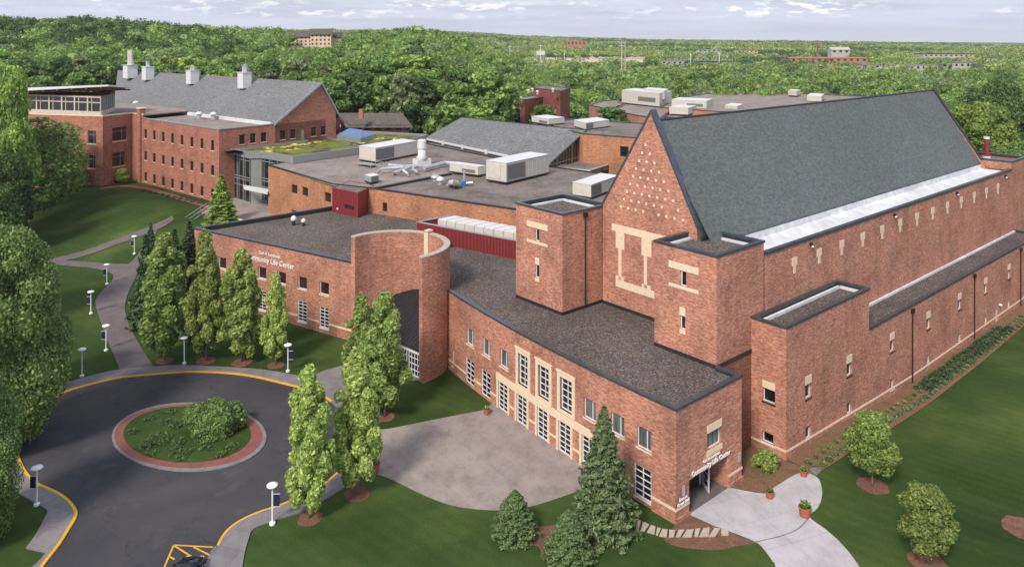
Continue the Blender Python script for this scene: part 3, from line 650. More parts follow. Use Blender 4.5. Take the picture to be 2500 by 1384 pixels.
q = MB(); strip(q, [Wc(34.85, 2.74), Wc(99.6, 2.74)], -.3, -.02, 8.352, 8.62); q.build('flashing', M['white_roof'], clc)
for u in (46.7, 68.4, 89.3):
    q = MB(); x, y, _ = wl.p(u-34.8, 0, -.12); q.tube([(x, y, -2), (x, y, 8.0)], .08); slab(q, wl, u-34.8-.25, u-34.8+.25, 7.7, 8.2, -.32, -.01); q.build('downpipe', M['pipe_dark'], clc)
q = MB(); slab(q, sf, -.06, 1.2, .78, 1.0, -.06, .0); slab(q, sf, 1.2, 3.9, .72, .93, -.06, 0)
for a, b, z in ((-.06, 18.4, .55),): 
    q.hexa([sl.p(a, .78, -.06), sl.p(b, .0, -.06), sl.p(b, .0, .02), sl.p(a, .78, .02), sl.p(a, 1.0, -.06), sl.p(b, .22, -.06), sl.p(b, .22, .02), sl.p(a, 1.0, .02)])
q.hexa([wl.p(0, .0, -.06), wl.p(12, -.42, -.06), wl.p(12, -.42, .02), wl.p(0, .0, .02), wl.p(0, .22, -.06), wl.p(12, -.2, -.06), wl.p(12, -.2, .02), wl.p(0, .22, .02)])
slab(q, wl, 12, dr[0], -.42, -.2, -.06, .02); slab(q, wl, dr[1], 65.2, -.42, -.2, -.06, .02); q.build('stone_belt', M['stone'], clc)
q = MB(); x, y, _ = wl.p(79.2-34.8, 0, -.2); q.lathe(x, y, [(1.1, .1), (1.25, .25), (1.45, .15)], 10); q.build('wall_lamp', M['lamp_white'], clc)

# --- curved screen wall and the sunken entrance
cc_ = (-15.6, 98.6); RO, RI = 7.5, 6.75
arc = [rad(a) for a in range(-52, 149, 6)]
def ar(r, a, z): return (cc_[0]+r*math.cos(a), cc_[1]+r*math.sin(a), z)
q = MB(); ZC = 15.3
for i in range(len(arc)-1):
    a, b = arc[i], arc[i+1]; q.face(ar(RO, a, -.5), ar(RO, b, -.5), ar(RO, b, ZC), ar(RO, a, ZC)); q.face(ar(RI, b, -.5), ar(RI, a, -.5), ar(RI, a, ZC), ar(RI, b, ZC))
for a in (arc[0], arc[-1]): q.face(ar(RO, a, -.5), ar(RI, a, -.5), ar(RI, a, ZC), ar(RO, a, ZC))
cw = q.build('curved_wall', M['brick'], clc)
q = MB()
for i in range(len(arc)-1):
    a, b = arc[i], arc[i+1]; q.hexa([ar(RI-.04, a, ZC), ar(RO+.04, a, ZC), ar(RO+.04, b, ZC), ar(RI-.04, b, ZC), ar(RI-.04, a, ZC+.16), ar(RO+.04, a, ZC+.16), ar(RO+.04, b, ZC+.16), ar(RI-.04, b, ZC+.16)])
q.build('coping', M['flagstone'], cw)
q = MB(); a0, a1 = rad(52), rad(58)
q.hexa([ar(RI-.14, a0, 8.5), ar(RI, a0, 8.5), ar(RI, a1, 8.5), ar(RI-.14, a1, 8.5), ar(RI-.14, a0, ZC+.5), ar(RI, a0, ZC+.5), ar(RI, a1, ZC+.5), ar(RI-.14, a1, ZC+.5)])
q.hexa([ar(RI-.14, a0, ZC+.3), ar(RO+.12, a0, ZC+.3), ar(RO+.12, a1, ZC+.3), ar(RI-.14, a1, ZC+.3), ar(RI-.14, a0, ZC+.55), ar(RO+.12, a0, ZC+.55), ar(RO+.12, a1, ZC+.55), ar(RI-.14, a1, ZC+.55)])
q.build('stone_pier', M['stone'], cw)
q = MB(); q.prism([ar(RI-.05, a, 0)[:2] for a in arc]+[], 9.3, 9.32) if False else None
# standing seam canopy roof: high at the back of the drum, low at its mouth
mouthA, mouthB = Vector(ar(RI, arc[0], 0)[:2]), Vector(ar(RI, arc[-1], 0)[:2])
q = MB(); seams = MB(); nS = 22; mdir = (mouthB-mouthA).normalized(); mn = Vector((mdir.y, -mdir.x)); mn = mn if mn.dot(Vector((0, 1))) > 0 else -mn
prev = None
for i in range(nS+1):
    t = i/nS; base = mouthA.lerp(mouthB, t); d_ = base-Vector(cc_); b_ = d_.dot(mn); c_ = d_.dot(d_)-(RI-.02)**2; ray = -b_+math.sqrt(max(0, b_*b_-c_)); top = base+mn*max(ray, 0)
    zt_ = 3.9+max(ray, 0)*.50
    A, B = (base.x, base.y, 3.9), (top.x, top.y, zt_)
    if prev: q.face(prev[0], A, B, prev[1]); q.face((prev[0][0], prev[0][1], 3.6), (A[0], A[1], 3.6), A, prev[0])
    if i > 0: seams.tube([(A[0], A[1], A[2]+.03), (B[0], B[1], B[2]+.03)], .05, 5)
    prev = (A, B)
cn = q.build('canopy', M['dark_metal'], clc); seams.build('seam', M['coping_dark'], cn)
mp_ = Plane([(mouthA.x, mouthA.y), (mouthB.x, mouthB.y)], 1 if True else -1)
q = MB(); slab(q, mp_, 0, mp_.L, 3.0, 3.6, .35, .6); q.build('entrance_fascia', M['frame_white'], clc)
for i in range(4):
    a = .3+i*2.6; window(clc, mp_, (a, a+2.3, .05, 3.0), 4, 4, name='glazed_door', depth=.6, fw=.14, sill=None)
# --- left wing
ZL = 11.1; A0 = Wc(-1.2, 52.3); A1 = Wc(-12.0, 88.0); A2 = Wc(12.9, 88.0); A3 = Wc(17.7, 80.4); A4 = Wc(21.0, 69.5); A5 = at(1065, 572, 10.4)[:2]; A6 = at(1102, 592, 10.4)[:2]
lwp = Plane([A0, A1], 1)
def lws(px, py):     # column where the photo shows pixel px on this wall
    r = Vector(((px-1250)/F, 1)); d = Vector(A1)-Vector(A0); m = Matrix(((r.x, -d.x), (r.y, -d.y))); t = m.inverted() @ Vector(A0); return t[1]*lwp.L, H-(py-YH)*t[0]/F
ups = []; dns = []
for x0, x1, y0, y1 in ((777, 803, 690, 722), (724, 749, 678, 710), (672, 698, 665, 695), (627, 650, 655, 685), (533, 552, 632, 660)):
    s0_, za_ = lws(x0, y1); s1_, zb_ = lws(x1, y0); s0_, s1_ = sorted((s0_, s1_)); ups.append((s0_, s1_, 5.5, 7.3))
    dns.append((s0_, s1_, .35, 3.3))
ups = [(a, a+1.9, c, e) for a, b, c, e in ups]; dns = [(a, a+1.9, .75, 3.75) for a, b, c, e in dns]
q = MB(); wall(q, lwp, -.5, ZL-.2, ups+dns); wall(q, Plane([A1, A2], 1), -.5, ZL-.2); q.build('left_wing', M['brick'], clc)
for o in ups: window(clc, lwp, o, glass='glass_brown', fw=.09)
for o in dns: window(clc, lwp, o, 2, 6, fw=.12, sill='frame_white', sillh=.2, sillx=0, depth=.2)
q = MB(); es = [0]+sorted(x for o in dns for x in o[:2])+[lwp.L]
for i in range(0, len(es)-1, 2): q = MB(); slab(q, lwp, es[i], es[i+1], 1.35, 1.6, -.06, .02); q.build('stone_belt', M['stone'], clc)
lp = [A0, A1, A2, A3, A4, A5, A6]
roof(clc, lp, ZL-.75, 'gravel', 'left_wing_roof', 1.2)
q = MB(); strip(q, [A2, A1, A0], -.10, .42, ZL-.2, ZL+.04); q.build('coping', M['coping'], clc)
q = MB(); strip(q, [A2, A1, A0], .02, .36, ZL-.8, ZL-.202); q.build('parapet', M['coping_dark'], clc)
s_a, _ = lws(718, 655); s_b, _ = lws(602, 630)
lettering('wall_sign', clc, lwp, (s_a+s_b)/2, 8.15, [('Community Life Center', 1.12, 0), ('Carl H. Lundquist', .66, 1.15)])

# ================================================================== older orange brick block in the middle
ZO = 15.0
mid = thing('classroom_block', 'low orange brick block with brown flat roof full of air handlers', 'building', (-10, 150, 0))
b0, b1, b2, b3 = at(655, 402, ZO)[:2], Wc(13.6, 89.7), Wc(17.6, 80.4), Wc(26.5, 49.0)
front = Plane([b3, b2, b1, b0], 1)
back_ = [at(708, 392, ZO)[:2], at(985, 346, ZO)[:2], at(1045, 350, ZO)[:2], at(1250, 392, ZO)[:2], at(1350, 406, ZO)[:2], at(1510, 428, ZO)[:2], Wc(34, 36)]
midpoly = [b3, b2, b1, b0]+back_
def frs(px):
    best = None
    for i in range(len(front.P)-1):
        a, b = front.P[i], front.P[i+1]; r = Vector(((px-1250)/F, 1)); d = b-a; m = Matrix(((r.x, -d.x), (r.y, -d.y)))
        t = m.inverted() @ a
        if -1e-3 <= t[1] <= 1.001: best = (front.c[i]+t[1]*d.length, t[0])
    return best
mo = []
for x0, x1, y0, y1 in ((712, 726, 449, 470), (738, 752, 455, 476), (793, 808, 468, 491), (712, 726, 511, 540), (934, 945, 494, 516), (1002, 1012, 515, 531)):
    s0_, Y0_ = frs(x0); s1_, _ = frs(x1); s0_, s1_ = sorted((s0_, s1_)); mo.append((s0_, s1_, zat(Y0_, y1), zat(Y0_, y0)))
q = MB(); wall(q, front, -1, ZO-.25, mo[:5]); P_ = back_
for i in range(len(P_)-1): wall(q, Plane([P_[i], P_[i+1]], 1), 4, ZO-.25)
wall(q, Plane([b0, P_[0]], 1), 0, ZO-.25); wall(q, Plane([P_[-1], b3], 1), 8, ZO-.25)
q.build('wall', M['brick_old'], mid)
for o in mo[:5]: window(mid, front, o, glass='glass_brown', fm='frame_dark', fw=.06, sill=None)
roof(mid, midpoly, ZO-.25, 'membrane')
q = MB(); ring(q, midpoly, .35, .08, ZO-.25, ZO); q.build('coping', M['coping_dark'], mid)
cA = at(919, 459, ZO)[:2]; cB = at(1100, 424, ZO)[:2]; cC = at(1240, 421, ZO)[:2]
q = MB(); strip(q, [cA, cB], -.4, .4, ZO-.25, ZO+.15); q.build('roof_curb', M['coping_dark'], mid)
lr = [at(920, 460, ZO)[:2], at(808, 450, ZO)[:2], b0, at(708, 392, ZO)[:2], at(985, 346, ZO)[:2], at(1100, 423, ZO)[:2]]
q = MB(); q.prism(ccw([(x*.995+0, y*.9985+.2) for x, y in lr]), ZO-.24, ZO-.19); q.build('roof_membrane', M['membrane_light'], mid)
q = MB(); strip(q, [Wc(17.6, 80.4), Wc(26.5, 49.0)], .02, .10, 10.2, 10.75); q.build('base_flashing', M['red_metal'], mid)
# red metal penthouse at its corner, standing on the gravel roof
rbx = [at(873, 522, 10.3)[:2], at(811, 503, 10.3)[:2], at(848, 470, 14.0)[:2], at(915, 505, 10.3)[:2]]
def onu(px, uu):
    rr_ = Vector(((px-1250)/F, 1)); a_0 = Vector(Wc(uu, 0)); m_ = Matrix(((rr_.x, -V[0]), (rr_.y, -V[1]))); return a_0+Vector(V)*(m_.inverted() @ a_0)[1]
C_, L_, R_ = onu(873, 13.4), onu(811, 12.2), onu(915, 19.2); B_ = L_+R_-C_
q = MB(); q.prism([tuple(C_), tuple(L_), tuple(B_), tuple(R_)], 10.3, 14.7); ph = q.build('penthouse', M['red_metal'], mid)
q = MB(); ring(q, [tuple(C_), tuple(L_), tuple(B_), tuple(R_)], .2, .06, 14.7, 14.85); q.build('coping', M['red_metal'], ph)
q = MB(); q.prism([tuple(p) for p in ((C_+(B_-C_)*.03), (L_+(R_-L_)*.03), (B_+(C_-B_)*.03), (R_+(L_-R_)*.03))], 14.701, 14.76); q.build('penthouse_roof', M['membrane'], ph)
pl_ = Plane([tuple(C_), tuple(L_)], 1); q = MB()
for i in range(1, 18): s = pl_.L*i/18; slab(q, pl_, s-.03, s+.03, 10.35, 14.65, -.05, .0)
q.build('seam', M['red_metal'], ph)
q = MB(); slab(q, pl_, pl_.L*.13, pl_.L*.50, 11.6, 12.3, -.04, .02); q.build('window', M['glass'], ph)
q = MB(); slab(q, pl_, -.12, .06, 10.35, 14.8, -.12, .0); q.build('downpipe', M['red_light'], ph)

# --- slate roofed hall behind it
sl_ = thing('slate_roof_hall', 'single slope grey slate roof with glazed right side behind the rooftop air handlers', 'building', (0, 190, 0))
ra, rb = at(1430, 318, 21.1), at(1127, 287, 21.1); la, lb = at(1342, 399, 15.7), at(1038, 336, 15.7)
q = MB(); t = .35
q.hexa([(*la[:2], la[2]-t), (*ra[:2], ra[2]-t), (*rb[:2], rb[2]-t), (*lb[:2], lb[2]-t), la, ra, rb, lb]); q.build('roof', M['slate_light'], sl_)
q = MB(); d_ = Vector((ra[0]-la[0], ra[1]-la[1])); e_ = d_*.55
rba = (ra[0]+e_.x, ra[1]+e_.y, 16.2); rbb = (rb[0]+e_.x, rb[1]+e_.y, 16.2)
q.hexa([(*ra[:2], ra[2]-t), (*rba[:2], 15.85), (*rbb[:2], 15.85), (*rb[:2], rb[2]-t), ra, rba, rbb, rb]); q.build('rear_roof', M['slate_light'], sl_)
q = MB(); q.tube([ra, rb], .15); q.build('ridge_cap', M['coping_dark'], sl_)
inn = Vector((rb[0]-ra[0], rb[1]-ra[1])).normalized()*.8
gA, gB = (la[0]+inn.x, la[1]+inn.y), (ra[0]+inn.x, ra[1]+inn.y)
q = MB(); q.face((*gA, 12), (*gB, 12), (*gB, 20.7), (*gA, 15.3)); q.build('window', M['glass_brown'], sl_)
q = MB(); gpl = Plane([gA, gB], -1)
for i in range(1, 12):
    s = gpl.L*i/12; z1_ = 15.3+(20.7-15.3)*i/12; w__ = .22 if i in (3, 8) else .06; slab(q, gpl, s-w__, s+w__, 12, z1_, -.15, -.01)
slab(q, gpl, 0, gpl.L, 15.0, 15.2, -.14, -.01); q.build('mullion', M['frame_grey'], sl_)
q = MB(); ew = Plane([(la[0]+inn.x, la[1]+inn.y), lb[:2]], 1); slab(q, ew, 0, ew.L, 12, 15.3, .5, .8); q.build('wall', M['unit_cream'], sl_)
q = MB(); slab(q, ew, 0, ew.L, 15.18, 15.62, -.35, .1)
q.build('gutter', M['unit_white'], sl_)
q = MB()
for f_ in (.22, .42, .62, .8): slab(q, ew, ew.L*f_, ew.L*f_+.9, 14.9, 15.9, -.6, -.36)
q.build('gutter_box', M['unit_white'], sl_)

# --- taller orange brick block behind the hall gable
tb = thing('orange_brick_block', 'tall plain orange brick block with brown roof between slate roof and hall gable', 'building', (30, 170, 0))
t0, t1 = at(1424, 326, 20.8)[:2], at(1600, 339, 20.8)[:2]; t2 = at(1425, 296, 20.8)[:2]; t3 = at(1750, 300, 20.8)[:2]
tp = [t0, t1, at(1700, 345, 20.8)[:2], t3, at(1600, 303, 20.8)[:2], at(1400, 290, 20.8)[:2], at(1340, 297, 20.8)[:2], at(1360, 312, 20.8)[:2]]
fpl = Plane([t1, t0], 1); q = MB()
wo_ = []
s0_ = (Vector(at(1535, 360, 17)[:2])-Vector(t1)).length
wall(q, fpl, 5, 20.6, [(fpl.L*.36, fpl.L*.36+2.0, 16.3, 18.6)]); wall(q, Plane([t0, at(1360, 312, 20.8)[:2]], 1), 5, 20.6); q.build('wall', M['brick_old'], tb)
window(tb, fpl, (fpl.L*.36, fpl.L*.36+2.0, 16.3, 18.6), glass='glass', fm='frame_dark', sill=None)
roof(tb, tp, 20.6, 'membrane'); q = MB(); ring(q, tp, .4, .1, 20.6, 20.85); q.build('coping', M['coping'], tb)
# covered walkway roof in the corner
q = MB(); cvp = [at(1358, 410, 14.2)[:2], at(1420, 386, 14.2)[:2], at(1484, 392, 14.2)[:2], at(1484, 404, 14.2)[:2], at(1440, 418, 14.2)[:2]]; q.prism(ccw(cvp), 13.2, 14.2); q.build('porch_roof', M['membrane'], tb)
q = MB(); ring(q, cvp, .25, .05, 14.2, 14.4); q.build('porch_coping', M['unit_cream'], tb)

# ================================================================== atrium with planted roof
ZG = 16.5
atr = thing('glass_atrium', 'grey metal and glass atrium with yellow and green planted roof', 'building', (-50, 185, 5))
gA_, gB_, gC_, gD_ = at(563, 361, ZG)[:2], at(608.5, 370, ZG)[:2], at(638, 369, ZG)[:2], at(716, 382, ZG)[:2]
gE_, gF_, gG_, gH_ = at(985, 345, ZG)[:2], at(1045, 328, ZG)[:2], (-42, 213), (-46.0, 202.5)
gp_ = [gA_, gB_, gC_, gD_, gE_, gF_, gG_, gH_, Sc(3.0, -.1)]
roof(atr, gp_, ZG-.5, 'membrane_light')
q = MB(); ring(q, gp_, .35, .1, ZG-1.6, ZG); q.build('fascia', M['frame_grey'], atr)
inner = offset(ccw(gp_), 1.6)
q = MB(); q.prism(inner, ZG-.55, ZG-.28); q.build('planting', M['sedum'], atr)
q = MB()
for a, b in (((716, 372), (985, 331)), ((800, 335), (905, 362)), ((690, 352), (760, 358))):
    strip(q, [at(*a, ZG)[:2], at(*b, ZG)[:2]], -.3, .3, ZG-.27, ZG-.2)
q.build('paver_strip', M['sidewalk'], atr)
rng = random.Random(4); q = MB()
for i in range(16):
    u_r, v_r = rng.random(), rng.random(); px_ = 640+u_r*330; py_ = 366-u_r*32+(v_r-.5)*14
    x, y, z = at(px_, py_, ZG-.2)
    for j in range(3): q.lathe(x+rng.uniform(-1, 1), y+rng.uniform(-1.4, 1.4), [(ZG-.3, rng.uniform(.3, .9)), (ZG-.12, .15)], 7)
q.build('flowering_sedum', M['flower'], atr, kind='stuff')
for (A_, B_, z0_, nx_) in ((gA_, gB_, 4.6, 3), (gC_, gD_, 4.8, 4)):
    pl_ = Plane([B_, A_], 1); L = pl_.L; g = MB(); slab(g, pl_, 0, L, z0_, ZG-1.6, .3, .35); g = g.build('window', M['glass'], atr)
    f = MB()
    for i in range(nx_+1): s = L*i/nx_; slab(f, pl_, s-.12 if i else 0, s+.12 if i < nx_ else L, z0_, ZG-1.6, .08, .29)
    for i in range(nx_): s = L*(i+.72)/nx_; slab(f, pl_, s-.05, s+.05, z0_, ZG-1.6, .12, .29)
    for z in (z0_+.2, 8.3, 9.7, 10.3, 14.2): slab(f, pl_, 0, L, z-.08, z+.08, .14, .288)
    f.build('frame', M['frame_grey'], g)
pl_ = Plane([gC_, gB_], 1); q = MB(); slab(q, pl_, 0, pl_.L, 4.6, ZG-1.6, .25, .6); q.build('corner_wall', M['frame_grey'], atr)
q = MB(); cv = [at(594, 452, 9.2)[:2], at(596, 458, 9.2)[:2], at(653, 470, 9.2)[:2], at(660, 463, 9.2)[:2]]; q.prism(ccw(cv), 8.75, 9.25); q.build('entrance_canopy', M['unit_white'], atr)
# skylight on the planted roof
sk = thing('skylight', 'blue glazed hipped skylight on the planted roof', 'skylight', (*at(866, 345, ZG)[:2], ZG-.3))
K = [at(822, 338, ZG)[:2], at(880, 347, ZG)[:2], at(918, 336, ZG)[:2], at(850, 326, ZG)[:2]]
K = ccw(K); q = MB(); q.prism(K, ZG-.3, ZG+.9); q.build('curb', M['frame_grey'], sk)
cK = Vector((sum(p[0] for p in K)/4, sum(p[1] for p in K)/4)); ax = (Vector(K[1])-Vector(K[0])); ax2 = (Vector(K[2])-Vector(K[1])); ax = ax if ax.length > ax2.length else ax2; ax = ax.normalized()*ax.length*.25
r1_, r2_ = cK+ax, cK-ax; q = MB()
for i in range(4):
    a, b = Vector(K[i]), Vector(K[(i+1) % 4]); m1 = r1_ if (a-r1_).length < (a-r2_).length else r2_; m2 = r1_ if (b-r1_).length < (b-r2_).length else r2_
    pts = [(a.x, a.y, ZG+.9), (b.x, b.y, ZG+.9), (m2.x, m2.y, ZG+2.3)]+([(m1.x, m1.y, ZG+2.3)] if m1 != m2 else [])
    q.face(*pts)
q.build('glazing', M['solar'], sk)

# ================================================================== science building
sci = thing('science_building', 'three storey red brick building with long grey slate roof and rooftop glass pavilion', 'building', (*Sc(10, 20), 4))
ZS = 21.4
lfp = Plane([Sc(0, 0), Sc(0, 39.0)], 1); rtp = Plane([Sc(0, 0), Sc(33, 0)], -1)
lo = []
for k_ in range(8):
    s = 2.95+4.93*k_
    for a, b in ((16.1, 18.5), (10.3, 12.65), (4.8, 7.15)): lo.append((s-.72, s+.72, a, b))
ro = [(s-.75, s+.75, 17.2, 19.5) for s in (5.84, 8.7, 11.6, 16.9, 19.8, 26.0, 29.0)]; rdoor = (22.1, 23.1, 16.6, 19.2)
q = MB(); wall(q, lfp, 2.5, ZS-.2, lo); wall(q, rtp, 3, ZS-.2, ro+[rdoor], s1=14.73); 
wall(q, rtp, 3, 21.4, [o for o in ro if o[0] > 14.73]+[rdoor], s0=14.73); 
q.face(rtp.p(14.73, 21.4), rtp.p(33, 21.4), rtp.p(33, 22.8), rtp.p(28.2, 30.7)); 
wall(q, Plane([Sc(33, 0), Sc(33, 90)], -1), 3, 22.5); q.build('wall', M['brick_science'], sci)
for o in lo: window(sci, lfp, o, fm='frame_dark', vx=[.5], hz=[.68], fw=.06, mw=.03, sillh=.16)
for o in ro: window(sci, rtp, o, fm='frame_dark', vx=[.5], hz=[.68], fw=.06, mw=.03, sillh=.16)
g = MB(); slab(g, rtp, *rdoor[:2], *rdoor[2:], .1, .16); g.build('door', M['frame_grey'], sci)
fl = [Sc(0, 0), Sc(14.6, 0), Sc(14.6, 60), Sc(0, 39)]; 
roof(sci, [Sc(0, 0), Sc(14.7, 0), Sc(14.7, 60), Sc(2, 60), Sc(0, 39)], ZS-.5, 'membrane_light', 'flat_roof')
q = MB(); strip(q, [Sc(14.7, 0), Sc(0, 0), Sc(0, 39.0)], .12, -.35, ZS-.2, ZS+.02); q.build('coping', M['coping_light'], sci)
q = MB(); strip(q, [Sc(14.0, .4), Sc(14.0, 75)], -.2, .5, ZS-.5, ZS+.3); q.build('eave_curb', M['white_roof'], sci)
def P4(a, b, z): x, y = Sc(a, b); return (x, y, z)
RS = 31.0
q = MB(); t = .4; q.hexa([P4(14.3, -.3, ZS-.1-t), P4(14.3, 92, ZS-.1-t), P4(28.2, 123, RS-t), P4(28.2, -.3, RS-t), P4(14.3, -.3, ZS-.1), P4(14.3, 92, ZS-.1), P4(28.2, 123, RS), P4(28.2, -.3, RS)]); q.build('roof', M['slate_light'], sci)
q = MB(); q.hexa([P4(28.25, -.3, RS-t), P4(28.25, 123, RS-t), P4(33.6, 123, 22.5-t), P4(33.6, -.3, 22.5-t), P4(28.25, -.3, RS), P4(28.25, 123, RS), P4(33.6, 123, 22.5), P4(33.6, -.3, 22.5)]); q.build('roof', M['slate_light'], sci)
q = MB(); 
for a0_, z0_, a1_, z1_ in ((14.2, ZS-.1, 28.2, RS), (33.7, 22.4, 28.2, RS)):
    q.hexa([P4(a0_, -.55, z0_-.5), P4(a1_, -.55, z1_-.5), P4(a1_, -.28, z1_-.5), P4(a0_, -.28, z0_-.5), P4(a0_, -.55, z0_+.12), P4(a1_, -.55, z1_+.12), P4(a1_, -.28, z1_+.12), P4(a0_, -.28, z0_+.12)])
q.build('verge', M['coping_light'], sci)
# ridge chimneys boxes
def ridge_box(px, wid, ytop, ybot, flues, lab):
    r = Vector(((px-1250)/F, 1)); a = Vector(Sc(24.5, 0)); d = Vector(SV); m = Matrix(((r.x, -d.x), (r.y, -d.y))); t_ = m.inverted() @ a
    c = a+d*t_[1]; Y = t_[0]; wm = wid*Y/F; z0_, z1_ = zat(Y, ybot)-1, zat(Y, ytop); ang = math.atan2(SV[1], SV[0])
    th = thing('roof_exhaust', lab, 'roof exhaust', (c.x, c.y, z0_), 'exhaust housings along the slate roof ridge')
    q = MB(); q.box((c.x, c.y, (z0_+z1_)/2), (wm*.85, wm*.8, z1_-z0_), ang); q.box((c.x, c.y, z1_+.08), (wm*.95, wm*.9, .16), ang); q.build('housing', M['unit_white'], th)
    for dx, h_, r_, mt in flues:
        q = MB(); x, y = c.x+SV[0]*-dx, c.y+SV[1]*-dx; q.cyl(x, y, z1_+.16, z1_+.16+h_, r_, n=12)
        if h_ < 3: q.cyl(x, y, z1_+.16+h_, z1_+.3+h_, r_*1.5, n=12)
        q.build('flue', M[mt], th)
ridge_box(318, 30, 160, 184, [(-.85, 5.0, .55, 'unit_cream'), (.75, 5.0, .55, 'unit_cream'), (2.0, .9, .5, 'galv')], 'white roof exhaust with two tall cream flues, leftmost on the slate ridge')
ridge_box(361, 25, 164, 188, [(-.3, 1.6, .5, 'galv'), (.7, 1.0, .35, 'galv')], 'white roof exhaust with a dark capped flue, just right of the two tall flues')
ridge_box(470, 27, 173, 197, [(-.9, 1.1, .3, 'galv'), (0, 1.1, .3, 'galv'), (.9, 1.1, .3, 'galv')], 'white roof exhaust with three short flues at the middle of the slate ridge')
ridge_box(597, 29, 178, 207, [(-.5, 1.8, .45, 'galv'), (.6, 1.9, .5, 'galv')], 'white roof exhaust with two capped flues nearest the slate gable end')
for i, (px, py, lab) in enumerate(((486, 291, 'silver mushroom roof vent, left of the pair on the science flat roof'), (521, 292, 'silver mushroom roof vent, right of the pair on the science flat roof'), (332, 262, 'silver mushroom roof vent beside the brick pier and glass pavilion'))):
    x, y, z = at(px, py, ZS-.5); th = thing('roof_vent', lab, 'roof vent', (x, y, z), 'mushroom vents on the science building')
    q = MB(); q.cyl(x, y, z, z+1.0, .6, .6, 12); q.build('curb', M['galv'], th); q = MB(); q.lathe(x, y, [(z+1.0, .5), (z+1.25, .95), (z+1.6, .9), (z+1.9, .5), (z+1.95, .1)], 14); q.build('hood', M['unit_white'], th, smooth=True)
# left block: octagonal end under the pavilion
e0, e1, e2, e3 = Sc(0, 39), (-102.6, 204.6), (-106.2, 196.6), (-126.5, 202.0)
e4 = (-146, 213)
ZB = 22.2
q = MB()
bl1 = Plane([e1, e0], -1)
o1 = []
f2 = Plane([e2, e1], -1) if False else Plane([e1, e2], 1)
Lf = f2.L; f3 = Plane([e2, e3], 1); f4 = Plane([e3, e4], 1)
o2 = [(Lf*.18, Lf*.68, 15.3, 18.9), (Lf*.25, Lf*.68, 8.6, 12.3), (Lf*.32, Lf*.62, 3.6, 7.0)]
wall(q, f2, 2, ZB, o2); o3 = []
for s in (3.2, 9.2, 15.0): o3 += [(s-1.1, s+1.5, 15.0, 18.4), (s-.9, s+1.3, 8.6, 12.0)]
wall(q, f3, 2, ZB, o3); wall(q, f4, 2, ZB, [(4, 7, 15, 18.3), (12, 15, 15, 18.3)]); wall(q, Plane([e0, e1], 1), 2, ZB+.5)
q.build('end_block', M['brick_science'], sci)
for o in o2[:2]: window(sci, f2, o, vx=[.33], hz=[.7], fm='frame_grey', fw=.08, mw=.05, sillh=.25, glass='glass_brown')
window(sci, f2, o2[2], 2, 2, fm='frame_grey', name='glazed_door', sill=None)
for o in o3: window(sci, f3, o, vx=[.33], hz=[.7], fm='frame_grey', fw=.08, mw=.05, sillh=.25)
for o in ((4, 7, 15, 18.3), (12, 15, 15, 18.3)): window(sci, f4, o, vx=[.33], hz=[.7], fm='frame_grey', fw=.08, mw=.05)
q = MB(); q.prism([Sc(-.6, 39.6), Sc(.9, 39.6), Sc(.9, 41.4), Sc(-.6, 41.4)], 2, ZB+1.5); q.build('brick_pier', M['brick_science'], sci); q = MB(); q.prism([Sc(-.75, 39.4), Sc(1.1, 39.4), Sc(1.1, 41.6), Sc(-.75, 41.6)], ZB+1.5, ZB+1.75); q.build('pier_cap', M['stone'], sci)
bp = [e0, e1, e2, e3, e4, (-150, 235), (-112, 238), Sc(14, 42)]
roof(sci, bp, ZB-.1, 'membrane_light', 'end_block_roof'); q = MB(); strip(q, [e0, e1, e2, e3, e4], .1, -.3, ZB-.1, ZB+.25) if False else strip(q, [e0, e1, e2, e3, e4], .1, -.3, ZB-.1, ZB+.25); q.build('coping', M['stone'], sci)
# pavilion
pA, pB = Vector((-107.6, 198.4)), Vector((-110.6, 211.0)); pC = Vector((-142, 221)); pE = Vector((-137.5, 208.5))
pf = Plane([tuple(pA), tuple(pE)], 1); ps = Plane([tuple(pB), tuple(pA)], 1); zp = 22.2
pv = MB(); slab(pv, pf, 0, pf.L, zp, 23.2, -.1, .3); slab(pv, ps, 0, ps.L, zp, 23.4, -.1, .3); pv.build('pavilion_base', M['frame_cream'], sci)
g = MB(); slab(g, pf, 0, pf.L, 23.2, 27.1, .1, .14); pg = g.build('window', M['glass'], sci); f = MB(); n_ = 7
for i in range(n_+1):
    s = pf.L*i/n_; zt2 = 27.2; slab(f, pf, max(0, s-.22), min(pf.L, s+.22), 23.2, zt2, -.1, .09)
    if i < n_: slab(f, pf, s+pf.L/n_*.7-.1, s+pf.L/n_*.7+.1, 23.2, zt2, -.02, .09)
slab(f, pf, 0, pf.L, 25.4, 25.65, -.02, .088); slab(f, pf, 0, pf.L, 26.8, 27.1, -.04, .086); f.build('frame', M['frame_cream'], pg)
g = MB(); slab(g, ps, 0, ps.L, 23.4, 27.1, .1, .14); pg = g.build('window', M['glass_blind'], sci); f = MB()
for i in range(8): s = ps.L*i/7; slab(f, ps, max(0, s-.06), min(ps.L, s+.06), 23.4, 27.1, 0, .09)
f.build('frame', M['frame_grey'], pg)
q = MB(); q.prism([tuple(pA), tuple(pE), tuple(pC), tuple(pB)], 27.1, 27.25); q.build('ceiling', M['wood'], sci)
rp = [tuple(pA+Vector((3.2, -2.4))), tuple(pB+Vector((4.6, .5))), tuple(pC+Vector((-3, 3))), tuple(pE+Vector((-3, -3)))]
q = MB(); rz = [30.0, 28.6, 27.4, 27.75]; q.prism(rp, rz, [z+.4 for z in rz]); q.build('pavilion_roof', M['unit_white'], sci)
q = MB()
